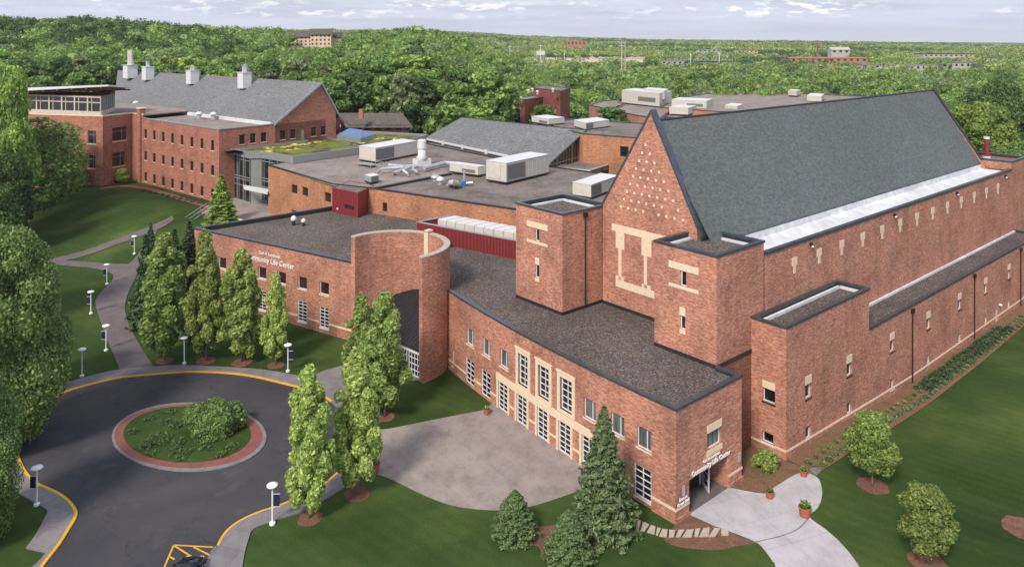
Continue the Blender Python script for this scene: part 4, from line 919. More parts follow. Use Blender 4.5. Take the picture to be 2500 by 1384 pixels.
for i in range(8):
    t_ = (i+.5)/8; a = Vector((*rp[0], rz[0])).lerp(Vector((*rp[3], rz[3])), t_); b = Vector((*rp[1], rz[1])).lerp(Vector((*rp[2], rz[2])), t_)
    q.tube([tuple(a-Vector((0, 0, .22))), tuple(b-Vector((0, 0, .22)))], .22, 4)
for i in range(6):
    t_ = (i+.5)/6; a = Vector((*rp[0], rz[0])).lerp(Vector((*rp[1], rz[1])), t_); b = Vector((*rp[3], rz[3])).lerp(Vector((*rp[2], rz[2])), t_)
    q.tube([tuple(a-Vector((0, 0, .55))), tuple(b-Vector((0, 0, .55)))], .16, 4)
q.build('rafter', M['wood'], sci)

# ================================================================== ground
def struct(o, kind='structure'): o['kind'] = kind; return o
ys = np.concatenate([np.arange(20, 60, 10.), np.arange(60, 215, 1.6), np.arange(215, 420, 4.), np.geomspace(420, 9000, 70)])
ts = np.linspace(-1.5, 1.5, 361)
Yg, Tg = np.meshgrid(ys, ts, indexing='ij'); Xg = Tg*(Yg+60)*.9
Zg = ground(Xg, Yg); vs_ = np.stack([Xg, Yg, Zg], -1).reshape(-1, 3); nT = len(ts)
fs = [(i*nT+j, i*nT+j+1, (i+1)*nT+j+1, (i+1)*nT+j) for i in range(len(ys)-1) for j in range(nT-1)]
me = bpy.data.meshes.new('ground'); me.from_pydata(vs_.tolist(), [], fs); me.shade_smooth(); me.materials.append(M['grass']); g_o = bpy.data.objects.new('ground', me); scene.collection.objects.link(g_o); struct(g_o)
def sheet(name, poly, z, mat, kind='structure', **t):
    q = MB(); q.sheet(ccw(poly), z); o = q.build(name, M[mat]);
    if o.data.polygons and o.data.polygons[0].normal.z < 0: o.data.flip_normals()
    o['kind'] = kind; return o
def sl_px(pts, k=5, closed=False): return smooth_line(pxs(pts), k, closed)
def pslab(name, poly, z0, z1, mat, kind='structure'):
    q = MB(); q.prism(ccw(poly), z0, z1); o = q.build(name, M[mat]); o['kind'] = kind; return o
kerbL = [(60, 1450), (99, 1384), (137, 1335), (162, 1296), (179, 1267), (181, 1252), (168, 1231), (144, 1211), (108, 1193), (88, 1184), (62, 1160), (45, 1130), (38, 1100), (47, 1061), (65, 1028), (94, 996), (134, 970), (173, 952), (231, 936), (289, 923), (343, 917), (412, 911), (470, 908), (542, 910), (614, 918), (697, 937), (770, 957), (813, 981), (838, 1010), (856, 1045), (862, 1075), (857, 1110), (846, 1135), (831, 1152), (777, 1196), (726, 1219), (686, 1236), (632, 1254), (592, 1272), (563, 1292), (545, 1314), (534, 1335), (520, 1350), (507, 1390), (495, 1470)]
kl = sl_px(kerbL, 5)
sheet('road', kl+[at(300, 1900)[:2]], .012, 'asphalt')
walkOut = [(20, 1440), (117, 1351), (63, 1339), (87, 1307), (108, 1267), (115, 1252), (105, 1240), (36, 1198), (14, 1160), (5, 1115), (8, 1075), (20, 1040), (36, 1008), (62, 980), (96, 960), (134, 944), (199, 925), (271, 907), (361, 897), (452, 893), (542, 897), (632, 903), (704, 914), (790, 934), (850, 965), (890, 1002), (914, 1045), (921, 1090), (908, 1140), (863, 1177), (813, 1209), (751, 1245), (672, 1271), (621, 1292), (607, 1317), (597, 1354), (590, 1400), (583, 1470)]
wo2 = pxs(walkOut[:3])+sl_px(walkOut[2:], 5)
# pavement as strips between kerb and outer edge
iL = min(range(len(kl)), key=lambda i: (kl[i][0]-at(92, 1394)[0])**2+(kl[i][1]-at(92, 1394)[1])**2)
walkpoly = sl_px(kerbL[:2], 1)+kl[6:]+list(reversed(wo2))
pslab('pavement', kl+list(reversed(wo2)), -.05, .13, 'sidewalk')
# kerb painted yellow where the photo shows it
def sub(i0, i1): return smooth_line(pxs(kerbL[i0:i1+1]), 6)
q = MB(); strip(q, sub(0, 33), -.0, .26, .02, .16); strip(q, sub(32, 41), 0, .26, .02, .16)
def kerb_piece(i0, i1, w_=.24, mat='yellow_paint'):
    L = sub(i0, i1); q = MB(); strip(q, L, -w_, .02, .0, .145); o = q.build('kerb', M[mat]); o['kind'] = 'structure'
kerb_piece(0, 27); kerb_piece(27, 32, .2, 'sidewalk'); kerb_piece(32, 41, .2); kerb_piece(41, 44, .2, 'sidewalk')
# gutter pan
q = MB(); strip(q, smooth_line(pxs(kerbL[0:12]), 6), .02, .50, .0, .022); strip(q, smooth_line(pxs(kerbL[38:45]), 6), .02, .5, .0, .022); o = q.build('gutter', M['sidewalk']); o['kind'] = 'structure'
# island
def ell(cx_, cy_, a_, b_, n=48): return [(cx_+a_*math.cos(2*math.pi*i/n), cy_-b_*math.sin(2*math.pi*i/n)) for i in range(n)]
isl_o, isl_m, isl_i = ell(462, 1068, 189, 84), ell(460, 1067, 181, 78), ell(457, 1063, 156, 69)
ring_o = pxs(isl_o); pslab('kerb', ring_o, 0, .12, 'sidewalk'); pslab('brick_paving', pxs(isl_m), 0, .135, 'brick_paver')
pslab('lawn', pxs(isl_i), 0, .16, 'grass')
# plaza and paths
pl_arc = [(905, 1153), (944, 1165), (981, 1182), (1017, 1200), (1053, 1216), (1096, 1231), (1140, 1240), (1183, 1244), (1215, 1245), (1255, 1242), (1295, 1236), (1342, 1222), (1392, 1205), (1440, 1185)]
plz = sl_px(pl_arc, 4)+[Wc(-.2, 6.5), Wc(fv(9)-.02, 9), Wc(fv(15), 15), Wc(fv(21), 21), Wc(fv(27.3), 27.3)]+pxs([(1179, 1001), (1050, 1026), (923, 1052), (921, 1090)])
pslab('plaza', plz, -.1, .02, 'plaza')
pslab('plaza', pxs([(905, 1153), (921, 1090), (917, 1050), (1000, 1040)]), -.1, .016, 'plaza')
pslab('path', pxs([(740, 928), (790, 905), (835, 892), (960, 885)])+[Wc(-1, 48), Wc(.5, 40), Wc(-1.2, 37.9)]+pxs([(995, 932), (930, 962), (880, 990), (820, 975)]), -.1, .024, 'sidewalk')
fc = [(1683, 1256), (1744, 1283), (1799, 1303), (1846, 1323), (1867, 1343), (1885, 1368), (1894, 1384), (1930, 1500)]
fd = [(2160, 1500), (2098, 1384), (2055, 1328), (2015, 1292), (1977, 1262), (1996, 1240), (2006, 1216), (2006, 1191), (1994, 1165), (1952, 1155), (1889, 1191), (1865, 1205), (1793, 1193)]
pslab('path', sl_px(fc, 5)+sl_px(fd, 4)+[Wc(8.0, 0.02), Wc(1.9, .02)], -.1, .05, 'new_concrete')
q = MB(); strip(q, smooth_line(pxs([(1977, 1262), (1950, 1290), (1910, 1308), (1846, 1323)]), 6), -.06, .06, .04, .052); o = q.build('paving_joint', M['sidewalk']); struct(o)
pslab('doorstep', pxs([(1975, 1147), (1990, 1141), (2006, 1150), (1992, 1162)]), 0, .12, 'sidewalk')
def ribbon(name, pts, width, mat, dz=.03, k=6):
    L = smooth_line(pts, k); A = offset(L, width/2, False); B = offset(L, -width/2, False); q = MB(); nn = 5
    rows = [[(a[0]+(b[0]-a[0])*j/nn, a[1]+(b[1]-a[1])*j/nn) for j in range(nn+1)] for a, b in zip(A, B)]
    for i in range(len(rows)-1):
        for j in range(nn): q.face(*[(p[0], p[1], gz(*p)+dz) for p in (rows[i][j], rows[i][j+1], rows[i+1][j+1], rows[i+1][j])])
    o = q.build(name, M[mat]); o['kind'] = 'structure'; return o
def edge_ribbon(name, ptsA, ptsB, mat, dz=.03):
    A = smooth_line(pxs(ptsA), 6); B = smooth_line(pxs(ptsB), 6)
    def res(L, n):
        c = [0]
        for i in range(1, len(L)): c.append(c[-1]+math.dist(L[i], L[i-1]))
        return [(float(np.interp(c[-1]*i/n, c, [p[0] for p in L])), float(np.interp(c[-1]*i/n, c, [p[1] for p in L]))) for i in range(n+1)]
    n = 60; A = res(A, n); B = res(B, n); q = MB(); nn = 6
    R_ = [[(a[0]+(b[0]-a[0])*j/nn, a[1]+(b[1]-a[1])*j/nn) for j in range(nn+1)] for a, b in zip(A, B)]
    for i in range(n):
        for j in range(nn): q.face(*[(p[0], p[1], gz(*p)+dz) for p in (R_[i][j], R_[i][j+1], R_[i+1][j+1], R_[i+1][j])])
    o = q.build(name, M[mat]); o['kind'] = 'structure'; return o
edge_ribbon('path', [(293, 907), (275, 862), (255, 812), (233, 745), (240, 722), (270, 690), (277, 678), (270, 668), (225, 656), (125, 648), (60, 652)],
                    [(374, 895), (345, 850), (318, 800), (305, 757), (310, 725), (325, 690), (335, 668), (325, 652), (255, 645), (160, 637), (60, 640)], 'path_asphalt', .09)
edge_ribbon('path', [(90, 640), (160, 625), (260, 604), (330, 592), (398, 578), (420, 570)], [(90, 650), (165, 636), (270, 613), (340, 601), (398, 590), (425, 578)], 'path_asphalt', .10)
edge_ribbon('path', [(310, 652), (335, 635), (350, 615), (368, 590)], [(335, 660), (355, 640), (368, 620), (385, 592)], 'path_asphalt', .11)
# brick walk along the science building
bw = [at(245, 462, 4)[:2], at(300, 458, 4)[:2], at(350, 462, 4)[:2], at(400, 474, 4.1)[:2], at(445, 487, 4.2)[:2], at(480, 497, 4.2)[:2], at(510, 506, 4.2)[:2]]
ribbon('path', bw, 1.9, 'brick_paver', .12)
# entrance terrace
tz = 4.75; ter = [at(505, 505, tz)[:2], at(560, 478, tz)[:2], at(610, 487, tz)[:2], at(700, 505, tz)[:2], at(700, 525, tz)[:2], at(655, 530, tz)[:2], at(612, 542, tz)[:2], at(560, 530, tz)[:2]]
pslab('terrace', ter, 0, tz, 'plaza')
tw = tag(None, '', '') if False else None
rt = thing('retaining_wall', 'low orange brick wall round the raised planter in front of the glass entrance', 'wall', (*at(612, 545, 4)[:2], 3.5))
q = MB(); strip(q, pxs([(562, 530), (612, 545), (657, 532)], 5.2), -.2, .2, 2.5, 5.2); q.build('wall', M['brick_old'], rt); q = MB(); strip(q, pxs([(562, 530), (612, 545), (657, 532)], 5.2), -.28, .28, 5.2, 5.35); q.build('cap', M['stone'], rt)
# stairs up the slope, with rails
st_ = thing('outdoor_stairs', 'long flight of concrete steps with brick cheek walls and metal rails up the lawn', 'stairs', at(430, 560, 1.5))
sA, sB = Vector(at(412, 574, .9)), Vector(at(505, 512, 4.7)); dS = Vector((sB.x-sA.x, sB.y-sA.y)); nS_ = Vector((dS.y, -dS.x)).normalized()
wS = 3.0; nst = 26; q = MB()
for i in range(nst):
    a = Vector(sA[:2])+dS*(i/nst); b = Vector(sA[:2])+dS*((i+1)/nst); z = sA.z+(sB.z-sA.z)*(i+1)/nst
    q.prism([tuple(a), tuple(a+nS_*wS), tuple(b+nS_*wS), tuple(b)], -.5, z)
q.build('steps', M['step'], st_)
for sgn, nm in ((-.35, 'cheek_wall'), (wS, 'cheek_wall')):
    q = MB(); a, b = Vector(sA[:2])+nS_*sgn, Vector(sB.xy)+nS_*sgn; c, d = a+nS_*.35, b+nS_*.35
    q.hexa([(*a, -.5), (*b, -.5), (*d, -.5), (*c, -.5), (*a, sA.z+.5), (*b, sB.z+.6), (*d, sB.z+.6), (*c, sA.z+.5)]); q.build(nm, M['brick_old'], st_)
for off_ in (-.15, wS*.5, wS+.15):
    q = MB(); a, b = Vector(sA[:2])+nS_*off_, Vector(sB.xy)+nS_*off_; q.tube([(*a, sA.z+1.3), (*b, sB.z+1.4)], .05)
    for i in range(7): p = a.lerp(b, i/6); z = sA.z+(sB.z-sA.z)*i/6; q.tube([(*p, z), (*p, z+1.3)], .035)
    q.build('handrail', M['galv'], st_)
# parking hatch
q = MB()
for a, b in (((424, 1330), (520, 1335)), ((424, 1330), (398, 1392)), ((426, 1332), (508, 1383)), ((473, 1335), (515, 1356)), ((414, 1358), (426, 1365))):
    strip(q, pxs([a, b]), -.07, .07, .014, .018)
o = q.build('painted_lines', M['yellow_paint']); struct(o)
# mulch beds
def bed(name, pts, z=.03, mat='mulch', smooth=True): return pslab(name, sl_px(pts, 4, True) if smooth else pts, -.05, z, mat, 'structure')
bed('mulch_bed', [(1208, 1290), (1222, 1316), (1270, 1324), (1313, 1333), (1324, 1354), (1350, 1372), (1392, 1379), (1432, 1368), (1458, 1343), (1497, 1321), (1515, 1300), (1450, 1272), (1342, 1283), (1270, 1290)], .035)
bed('mulch_bed', [(1622, 1312), (1637, 1328), (1690, 1339), (1762, 1341), (1802, 1332), (1846, 1325), (1817, 1314), (1790, 1303), (1740, 1306), (1680, 1306)], .03)
bed('mulch_bed', [(1640, 1290), (1690, 1259), (1742, 1283), (1790, 1303), (1735, 1305), (1672, 1297)], .028)
lb_ = [Wc(8.1, -.02), Wc(16.4, -.02), Wc(16.4, -1.0), Wc(19, -1.15)]
wall_side = [Wc(u, -1.12) for u in np.linspace(19, 100, 40)]
edge = smooth_line(pxs([(2500, 797), (2395, 887)])+[Wc(*loc_uv(at(2286, 967)))]+pxs([(2178, 1043), (2073, 1108), (2006, 1151)]), 8)
# draped bed along the long wall
n_ = 70; q = MB()
ewl = [loc_uv(at(*p, z)) for p, z in (((2006, 1151), 0), ((2073, 1108), 0), ((2178, 1043), -.3), ((2286, 967), -.9), ((2395, 887), -1.2), ((2500, 797), -1.2))]
def vedge(u): return float(np.interp(u, [e[0] for e in ewl]+[110], [e[1] for e in ewl]+[ewl[-1][1]]))
for i in range(n_):
    u0_, u1_ = 16.5+(104-16.5)*i/n_, 16.5+(104-16.5)*(i+1)/n_
    for j in range(4):
        f0, f1 = j/4, (j+1)/4; pts = []
        for uu, ff in ((u0_, f0), (u0_, f1), (u1_, f1), (u1_, f0)):
            vv = -1.05+(vedge(uu)+1.05)*ff; x, y = Wc(uu, vv); pts.append((x, y, gz(x, y)+.09))
        q.face(*pts)
q.face((*Wc(8.2, -.03), .035), (*Wc(16.5, -.03), .035), (*Wc(16.5, vedge(16.5)), .035), (*at(1994, 1160)[:2], .035), (*at(1952, 1155)[:2], .035), (*at(1889, 1191)[:2], .035), (*at(1865, 1205)[:2], .035))
q.face((*Wc(10.25, .0), .034), (*Wc(16.38, .0), .034), (*Wc(16.38, 2.7), .034), (*Wc(10.25, 2.7), .034))
o = q.build('mulch_bed', M['mulch_rough']); struct(o)
# stepping stones / stone edging
rng = random.Random(7)
sU = smooth_line(pxs([(1555, 1266), (1595, 1284), (1630, 1293), (1680, 1293), (1730, 1288), (1782, 1293)]), 10); sD = smooth_line(pxs([(1549, 1292), (1588, 1303), (1624, 1312), (1675, 1312), (1722, 1312), (1779, 1308)]), 10)
def along(L, t): i = min(int(t*(len(L)-1)), len(L)-2); f = t*(len(L)-1)-i; return Vector(L[i]).lerp(Vector(L[i+1]), f)
cuts = [0]+[(i+rng.uniform(-.22, .22))/12 for i in range(1, 12)]+[1]
for i in range(12):
    a, b = cuts[i]+.009, cuts[i+1]-.009; k1_, k2_ = rng.uniform(-.015, .015), rng.uniform(-.015, .015)
    P = [along(sU, max(0, a+k1_)), along(sU, (a+b)/2), along(sU, min(1, b+k2_)), along(sD, min(1, b-k2_)), along(sD, (a+b)/2), along(sD, max(0, a-k1_))]
    c = sum(P, Vector((0, 0)))/6; P = [tuple(c+(p-c)*rng.uniform(.86, .99)) for p in P]
    q = MB(); q.prism(ccw(P), .0, .09); o = q.build('edging_stone', M['flagstone']); tag(o, 'pale irregular flagstone, %s from the left in the curved stone edging' % ('first second third fourth fifth sixth seventh eighth ninth tenth eleventh last'.split()[i]), 'stone', 'flat stones edging the mulch bed')
for px, py, w_ in ((402, 881, 20), (503, 881, 23), (590, 885, 25), (673, 892, 21), (757, 1266, 30), (872, 1207, 31), (940, 1018, 24), (2131, 1186, 36), (2265, 1374, 44), (2500, 1290, 48), (885, 962, 20)):
    x, y, _ = at(px, py); r = w_*y/F; rr = random.Random(px); sheet('mulch_ring', [(x+r*math.cos(a)*rr.uniform(.93, 1.07), y+r*1.05*math.sin(a)*rr.uniform(.93, 1.07)) for a in [i*math.pi/9 for i in range(18)]], .03, 'mulch')
# bright clearings and pale yards far away
for nm, pts, z, mt in (('field', [(1395, 205), (1445, 208), (1420, 235), (1385, 232)], 2, 'grass_bright'),):
    q = MB(); P = [at(px, py, z)[:2] for px, py in pts]; q.prism(ccw(P), -3, z+.5); o = q.build(nm, M[mt]); struct(o)

# ================================================================== lamps, planters, car
def make_lamp(x, y, banner):
    z = gz(x, y); t = thing('street_lamp', 'lamp', 'street lamp', (x, y, z), 'white disc lamps round the drive and path')
    z += .02
    q = MB(); q.lathe(x, y, [(z-.1, .26), (z+.16, .26), (z+.24, .12)], 12); q.build('base', M['lamp_white'], t)
    q = MB(); q.cyl(x, y, z+.2, z+3.15, .075, .06, 10); q.build('pole', M['lamp_white'], t)
    q = MB(); q.lathe(x, y, [(z+3.1, .07), (z+3.2, .2), (z+3.3, .46), (z+3.36, .5), (z+3.44, .46), (z+3.52, .2), (z+3.55, .03)], 20); q.build('lamp_head', M['lamp_white'], t, smooth=True)
    if banner:
        s = banner; q = MB(); q.box((x+s*.37, y+.02, z+2.05), (.5, .03, 1.05)); b = q.build('banner', M['banner'], t)
        q = MB(); q.tube([(x, y, z+2.6), (x+s*.66, y+.02, z+2.6)], .02, 6); q.tube([(x, y, z+1.5), (x+s*.66, y+.02, z+1.5)], .02, 6); q.build('bracket', M['lamp_white'], b)
    return t
lamps = [(665, 1279, 1, 'white disc lamp with a navy banner beside the sidewalk at the front of the drive'), (90, 1233, -1, 'white disc lamp with a navy banner at the far left of the drive'),
 (200, 919, 0, 'white disc lamp without banner on the lawn left of the drive'), (259, 856, -1, 'white disc lamp with banner, nearest the drive along the path'), (222, 766, -1, 'white disc lamp with banner, second along the path from the drive'),
 (261, 694, -1, 'white disc lamp with banner where the path bends to the left'), (328, 631, -1, 'white disc lamp with banner on the small triangular lawn'), (450, 888, 0, 'white disc lamp without banner between the mulch rings behind the drive'), (703, 907, 1, 'white disc lamp with navy banner right of the last upright tree behind the drive')]
for px, py, b, lab in lamps: x, y, _ = at(px, py); make_lamp(x, y, b)['label'] = lab
def tuft(mb, x, y, z, r, h, n, rr, ls=.12):
    for i in range(n):
        a = rr.uniform(0, 6.283); d = r*math.sqrt(rr.random()); cx_, cy_ = x+d*math.cos(a), y+d*math.sin(a); hh = z+h*(1-.6*(d/r)**2)*rr.uniform(.35, 1)
        a2 = rr.uniform(0, 6.283); s = ls*rr.uniform(.6, 1.3); dx, dy = s*math.cos(a2), s*math.sin(a2); up = s*rr.uniform(-.2, 1.3)
        mb.face((cx_-dx*.5, cy_-dy*.5, hh), (cx_+dy*.4, cy_-dx*.4, hh+up*.4), (cx_+dx, cy_+dy, hh+up), (cx_-dy*.4, cy_+dx*.4, hh+up*.5))
for i, (px, py, w_, lab) in enumerate(((915, 1150, 26, 'large terracotta planter at the plaza edge beside the drive'), (1188, 1010, 16, 'small terracotta planter against the curved facade at the plaza corner'), (1962, 1161, 18, 'terracotta planter at the top corner of the side path by the doorstep'),
        (1879, 1214, 20, 'terracotta planter at the mulch edge opposite the side entrance'), (1965, 1259, 29, 'largest terracotta planter, at the outer curve of the side path'), (1001, 912, 12, 'small planter beside the white doors of the round entrance'))):
    x, y, _ = at(px, py, .05); r = w_*y/F/2; z = .05; t = thing('planter', lab, 'planter', (x, y, z), 'terracotta planters round the building')
    q = MB(); q.lathe(x, y, [(z, r*.82), (z+r*1.35, r*.97), (z+r*1.36, r*1.07), (z+r*1.6, r*1.07), (z+r*1.61, r*.9), (z+r*1.45, r*.88)], 20); q.build('pot', M['terracotta'], t, smooth=False)
    q = MB(); q.cyl(x, y, z+r*1.4, z+r*1.5, r*.86, n=16); q.build('soil', M['soil'], t)
    q = MB(); tuft(q, x, y, z+r*1.5, r*.85, r*1.0, 90, random.Random(i), r*.35); q.build('plant', M['leaf_forest'], t)
    q = MB(); tuft(q, x, y, z+r*1.6, r*.6, r*1.0, 14, random.Random(i+50), r*.25); q.build('flowers', M['flower'], t)

# car: nose away from the camera, mostly below the frame
def make_car(x, y, z, ang, mat, label, cat='car', group=None, detail=True, wagon=False):
    t = thing('parked_car', label, cat, (x, y, z), group); t.rotation_euler = (0, 0, ang)
    def put(q, name, m, par=t, smooth=False):
        q.v = [(a+x, b+y, c+z) for a, b, c in q.v]; return q.build(name, M[m], par, smooth)
    # +x = forward; body by cross sections
    secs = [(-2.25, .55, .95, .70), (-2.15, .35, 1.0, .86), (-1.6, .28, 1.05, .90), (-.6, .26, 1.03, .91), (.5, .26, .98, .91), (1.1, .26, .93, .90), (1.9, .30, .82, .84), (2.2, .36, .68, .70), (2.28, .45, .6, .55)]
    q = MB()
    for xx, zb, zt_, hw in secs:
        q.v += [(xx, -hw, zb), (xx, -hw*1.0, zb+(zt_-zb)*.6), (xx, -hw*.93, zt_), (xx, 0, zt_+.04), (xx, hw*.93, zt_), (xx, hw, zb+(zt_-zb)*.6), (xx, hw, zb)]
    for i in range(len(secs)-1):
        for j in range(6): a = i*7+j; q.f.append((a, a+1, a+8, a+7))
        q.f.append((i*7+6, i*7, i*7+7, i*7+13))
    q.f.append(tuple(range(6, -1, -1))); e = (len(secs)-1)*7; q.f.append(tuple(range(e, e+7)))
    body = put(q, 'body', mat, smooth=True)
    q = MB(); b_ = [(-1.85, -.80, 1.0), (1.05, -.80, .95), (1.05, .80, .95), (-1.85, .80, 1.0)]; tp_ = [(-1.35, -.60, 1.44), (.25, -.62, 1.44), (.25, .62, 1.44), (-1.35, .60, 1.44)]; q.hexa(b_+tp_); put(q, 'window', 'glass_blue')
    q = MB(); q.hexa([(-1.4, -.62, 1.43), (.32, -.64, 1.43), (.32, .64, 1.43), (-1.4, .62, 1.43), (-1.2, -.52, 1.50), (.1, -.54, 1.50), (.1, .54, 1.50), (-1.2, .52, 1.50)]); put(q, 'roof', mat)
    if detail:
        q = MB()
        for sy in (-1, 1):
            for (xa, za, xb, zb) in ((.28, 1.45, 1.08, .97), (-1.38, 1.45, -1.88, 1.0), (-.5, 1.46, -.5, .98)): q.tube([(xa, sy*.62, za), (xb, sy*.81, zb)], .035, 6)
        put(q, 'pillar', mat)
        for sy in (-1, 1):
            q = MB(); q.box((.75, sy*1.0, 1.02), (.16, .24, .15)); put(q, 'mirror', mat)
            q = MB(); q.box((2.17, sy*.55, .62), (.12, .3, .13)); put(q, 'headlight', 'lamp_white')
            q = MB(); q.box((-2.2, sy*.6, .8), (.1, .25, .14)); put(q, 'tail_light', 'red_light_glass')
        for sx__ in (-1.4, 1.4):
            for sy in (-.8, .8):
                q = MB(); k = len(q.v)
                for yy in (sy-.1, sy+.1):
                    for a in range(14): q.v.append((sx__+.32*math.cos(a*math.pi/7), yy, .32+.32*math.sin(a*math.pi/7)))
                for a in range(14): b = (a+1) % 14; q.f.append((a, b, 14+b, 14+a))
                q.f.append(tuple(range(14))); q.f.append(tuple(range(27, 13, -1))); wh = put(q, 'wheel', 'tyre')
                q = MB(); yy = sy+math.copysign(.105, sy); q.f.append(tuple(range(10))); q.v = [(sx__+.19*math.cos(a*math.pi/5), yy, .32+.19*math.sin(a*math.pi/5)) for a in range(10)]; put(q, 'rim', 'galv', wh)
    return t
cxy = at(452, 1408, .5); make_car(cxy[0]-.1, cxy[1]-.1, .015, rad(90), 'car_paint', 'dark car parked nose first at the yellow hatched bay, cut by the bottom edge')

# ================================================================== things on the roofs
def para(C, L, R, z0):     # pixel corners at height z0: near corner, left corner, right corner
    c, l, r = (Vector(at(*p, z0)[:2]) for p in (C, L, R)); return [tuple(c), tuple(r), tuple(l+r-c), tuple(l)], c, l, r
def ahu(name, label, C, L, R, z0, ytop, body='unit_cream', grille=None, door=True, hood=False, cat='air handler', group='boxy air handlers on the roofs', seams_=6, stepup=None):
    P, c, l, r = para(C, L, R, z0); Y = c.y; z1 = zat(Y, ytop); t = thing(name, label, cat, (c.x, c.y, z0), group); hh = z1-z0
    q = MB(); q.prism(P, z0, z0+.3); q.build('curb', M['coping_dark'], t)
    q = MB(); q.prism(P, z0+.302, z1); b = q.build('housing', M[body], t)
    q = MB(); ring(q, P, .12, .06, z1, z1+.07); q.prism([tuple(Vector(p)) for p in P], z1+.0005, z1+.05); q.build('lid', M['unit_white'], t)
    pr = Plane([c, r], -1); pf_ = Plane([c, l], 1)
    q = MB()
    for i in range(1, seams_+1): s = pr.L*i/(seams_+1); slab(q, pr, s-.03, s+.03, z0+.32, z1-.02, -.03, .0)
    q.build('panel_seam', M[body], b)
    if grille: q = MB(); slab(q, pr, pr.L*grille[0], pr.L*grille[1], z0+.3+hh*.08, z1-hh*.1, -.06, .0); q.build('grille', M['grille'], t)
    if door:
        q = MB(); slab(q, pf_, pf_.L*.28, pf_.L*.9, z0+hh*.18, z1-hh*.12, -.10, .0); q.build('hatch', M[body], t)
    if hood: q = MB(); slab(q, pf_, pf_.L*.1, pf_.L*.55, z0+hh*.3, z0+hh*.62, -.08, 0); q.build('louvre', M['grille'], t)
    return t, P, z1
ahu('air_handler', 'long cream air handler with dark grille and access steps, left on the brown roof', (917, 398), (877, 392), (1019, 378), 15, 362, grille=(.0, .42))
ahu('air_handler', 'largest cream air handler with dark side grille at the middle of the brown roof', (1236, 449), (1187, 441), (1340, 424), 15, 399, grille=(.02, .42), seams_=9)
ahu('air_handler', 'low cream air handler standing between the vent stack and the largest unit', (1167, 431), (1098, 421), (1186, 428), 15, 408, door=False, hood=True, seams_=2)
ahu('air_handler', 'cream air handler partly hidden behind the left brick tower and gable', (1443, 486), (1398, 479), (1510, 461), 14.9, 452, grille=(.0, .35), door=False)
ahu('air_handler', 'cream air handler with open louvre at the far left edge of the tall brick roof', (1340, 307), (1298, 300), (1378, 303), 20.6, 291, door=False, hood=True)
ahu('air_handler', 'cream air handler behind the ridge end of the grey slate roof', (1430, 319), (1402, 311), (1487, 311), 20.6, 301, grille=(.02, .3), door=False)
# fan condenser box
ahu('condenser', 'small silver condenser on the brown roof above the red penthouse', (905, 449), (891, 444), (925, 445), 15, 432, body='galv', door=False, grille=(.1, .9), cat='condenser', group=None, seams_=2)
# access platform of the left unit
x, y, z = at(890, 403, 15); t = thing('access_platform', 'grey metal platform with steps beside the left air handler', 'platform', (x, y, 14.8))
q = MB(); P, *_ = para((905, 404), (868, 398), (925, 401), 15.4); q.prism(P, 15.3, 15.4); q.build('deck', M['frame_grey'], t); q = MB()
for p in P: q.tube([(*p, 14.8), (*p, 15.3)], .06)
q.build('leg', M['frame_grey'], t); q = MB(); a, b = at(907, 402, 15.4), at(926, 408, 14.85)
for d in (0, .9):
    q.tube([(a[0]+d, a[1], a[2]+1.0), (b[0]+d, b[1], b[2]+1.0)], .04); q.tube([(a[0]+d, a[1], a[2]), (a[0]+d, a[1], a[2]+1)], .04); q.tube([(b[0]+d, b[1], b[2]), (b[0]+d, b[1], b[2]+1)], .04); q.tube([(a[0]+d, a[1], a[2]), (b[0]+d, b[1], b[2])], .06)
q.build('handrail', M['galv'], t)
# big exhaust stack
x, y, _ = at(1030, 402, 15); t = thing('exhaust_stack', 'tall white exhaust stack with wide cap rising beside the silver ducts', 'exhaust stack', (x, y, 14.75)); zt_ = zat(y, 341); hh = zt_-15
q = MB(); q.box((x, y, 15.5), (3.2, 2.6, 1.5), .6); q.build('plenum', M['unit_white'], t)
q = MB(); q.lathe(x, y, [(16.2, 1.5), (17.0, .85), (zt_-1.9, .85)], 20); q.build('stack', M['unit_white'], t, smooth=True); q = MB(); q.lathe(x, y, [(zt_-1.9, 1.02), (zt_-.2, .95), (zt_, .75)], 20); q.build('cap', M['unit_white'], t)
# silver ducts
t = thing('duct', 'silver branching ducts lying on the brown roof left of the exhaust stack', 'duct', at(980, 415, 15))
def d3(px, py, h): return at(px, py, 15+h)
q = MB(); q.tube([d3(950, 404, 1.0), d3(985, 408, 1.0), d3(1022, 405, 1.0)], .42, 10); q.build('main_duct', M['galv'], t)
for L in ([(985, 409, 1), (945, 411, .9), (930, 413, .8), (922, 420, .1)], [(1000, 409, 1), (975, 417, 1), (965, 420, .6), (962, 424, .0)], [(995, 410, 1), (985, 417, 1), (995, 424, .5), (997, 430, .0)], [(1010, 408, 1), (1008, 414, 1), (1018, 420, .5), (1021, 425, .0)]):
    q = MB(); q.tube([d3(*p) for p in L], .27, 10); q.build('branch_duct', M['galv'], t)
t = thing('duct', 'long low silver duct running right from the stack to the low air handler', 'duct', at(1080, 402, 15)); q = MB(); q.tube([d3(1036, 411, .6), d3(1085, 398, .6), d3(1120, 400, .6)], .45, 8); q.build('pipe', M['galv'], t); q = MB(); [q.box((*at(px_, py_, 15)[:2], 15.0), (.8, .3, .5)) for px_, py_ in ((1050, 409), (1070, 403))]; q.build('support', M['frame_grey'], t)
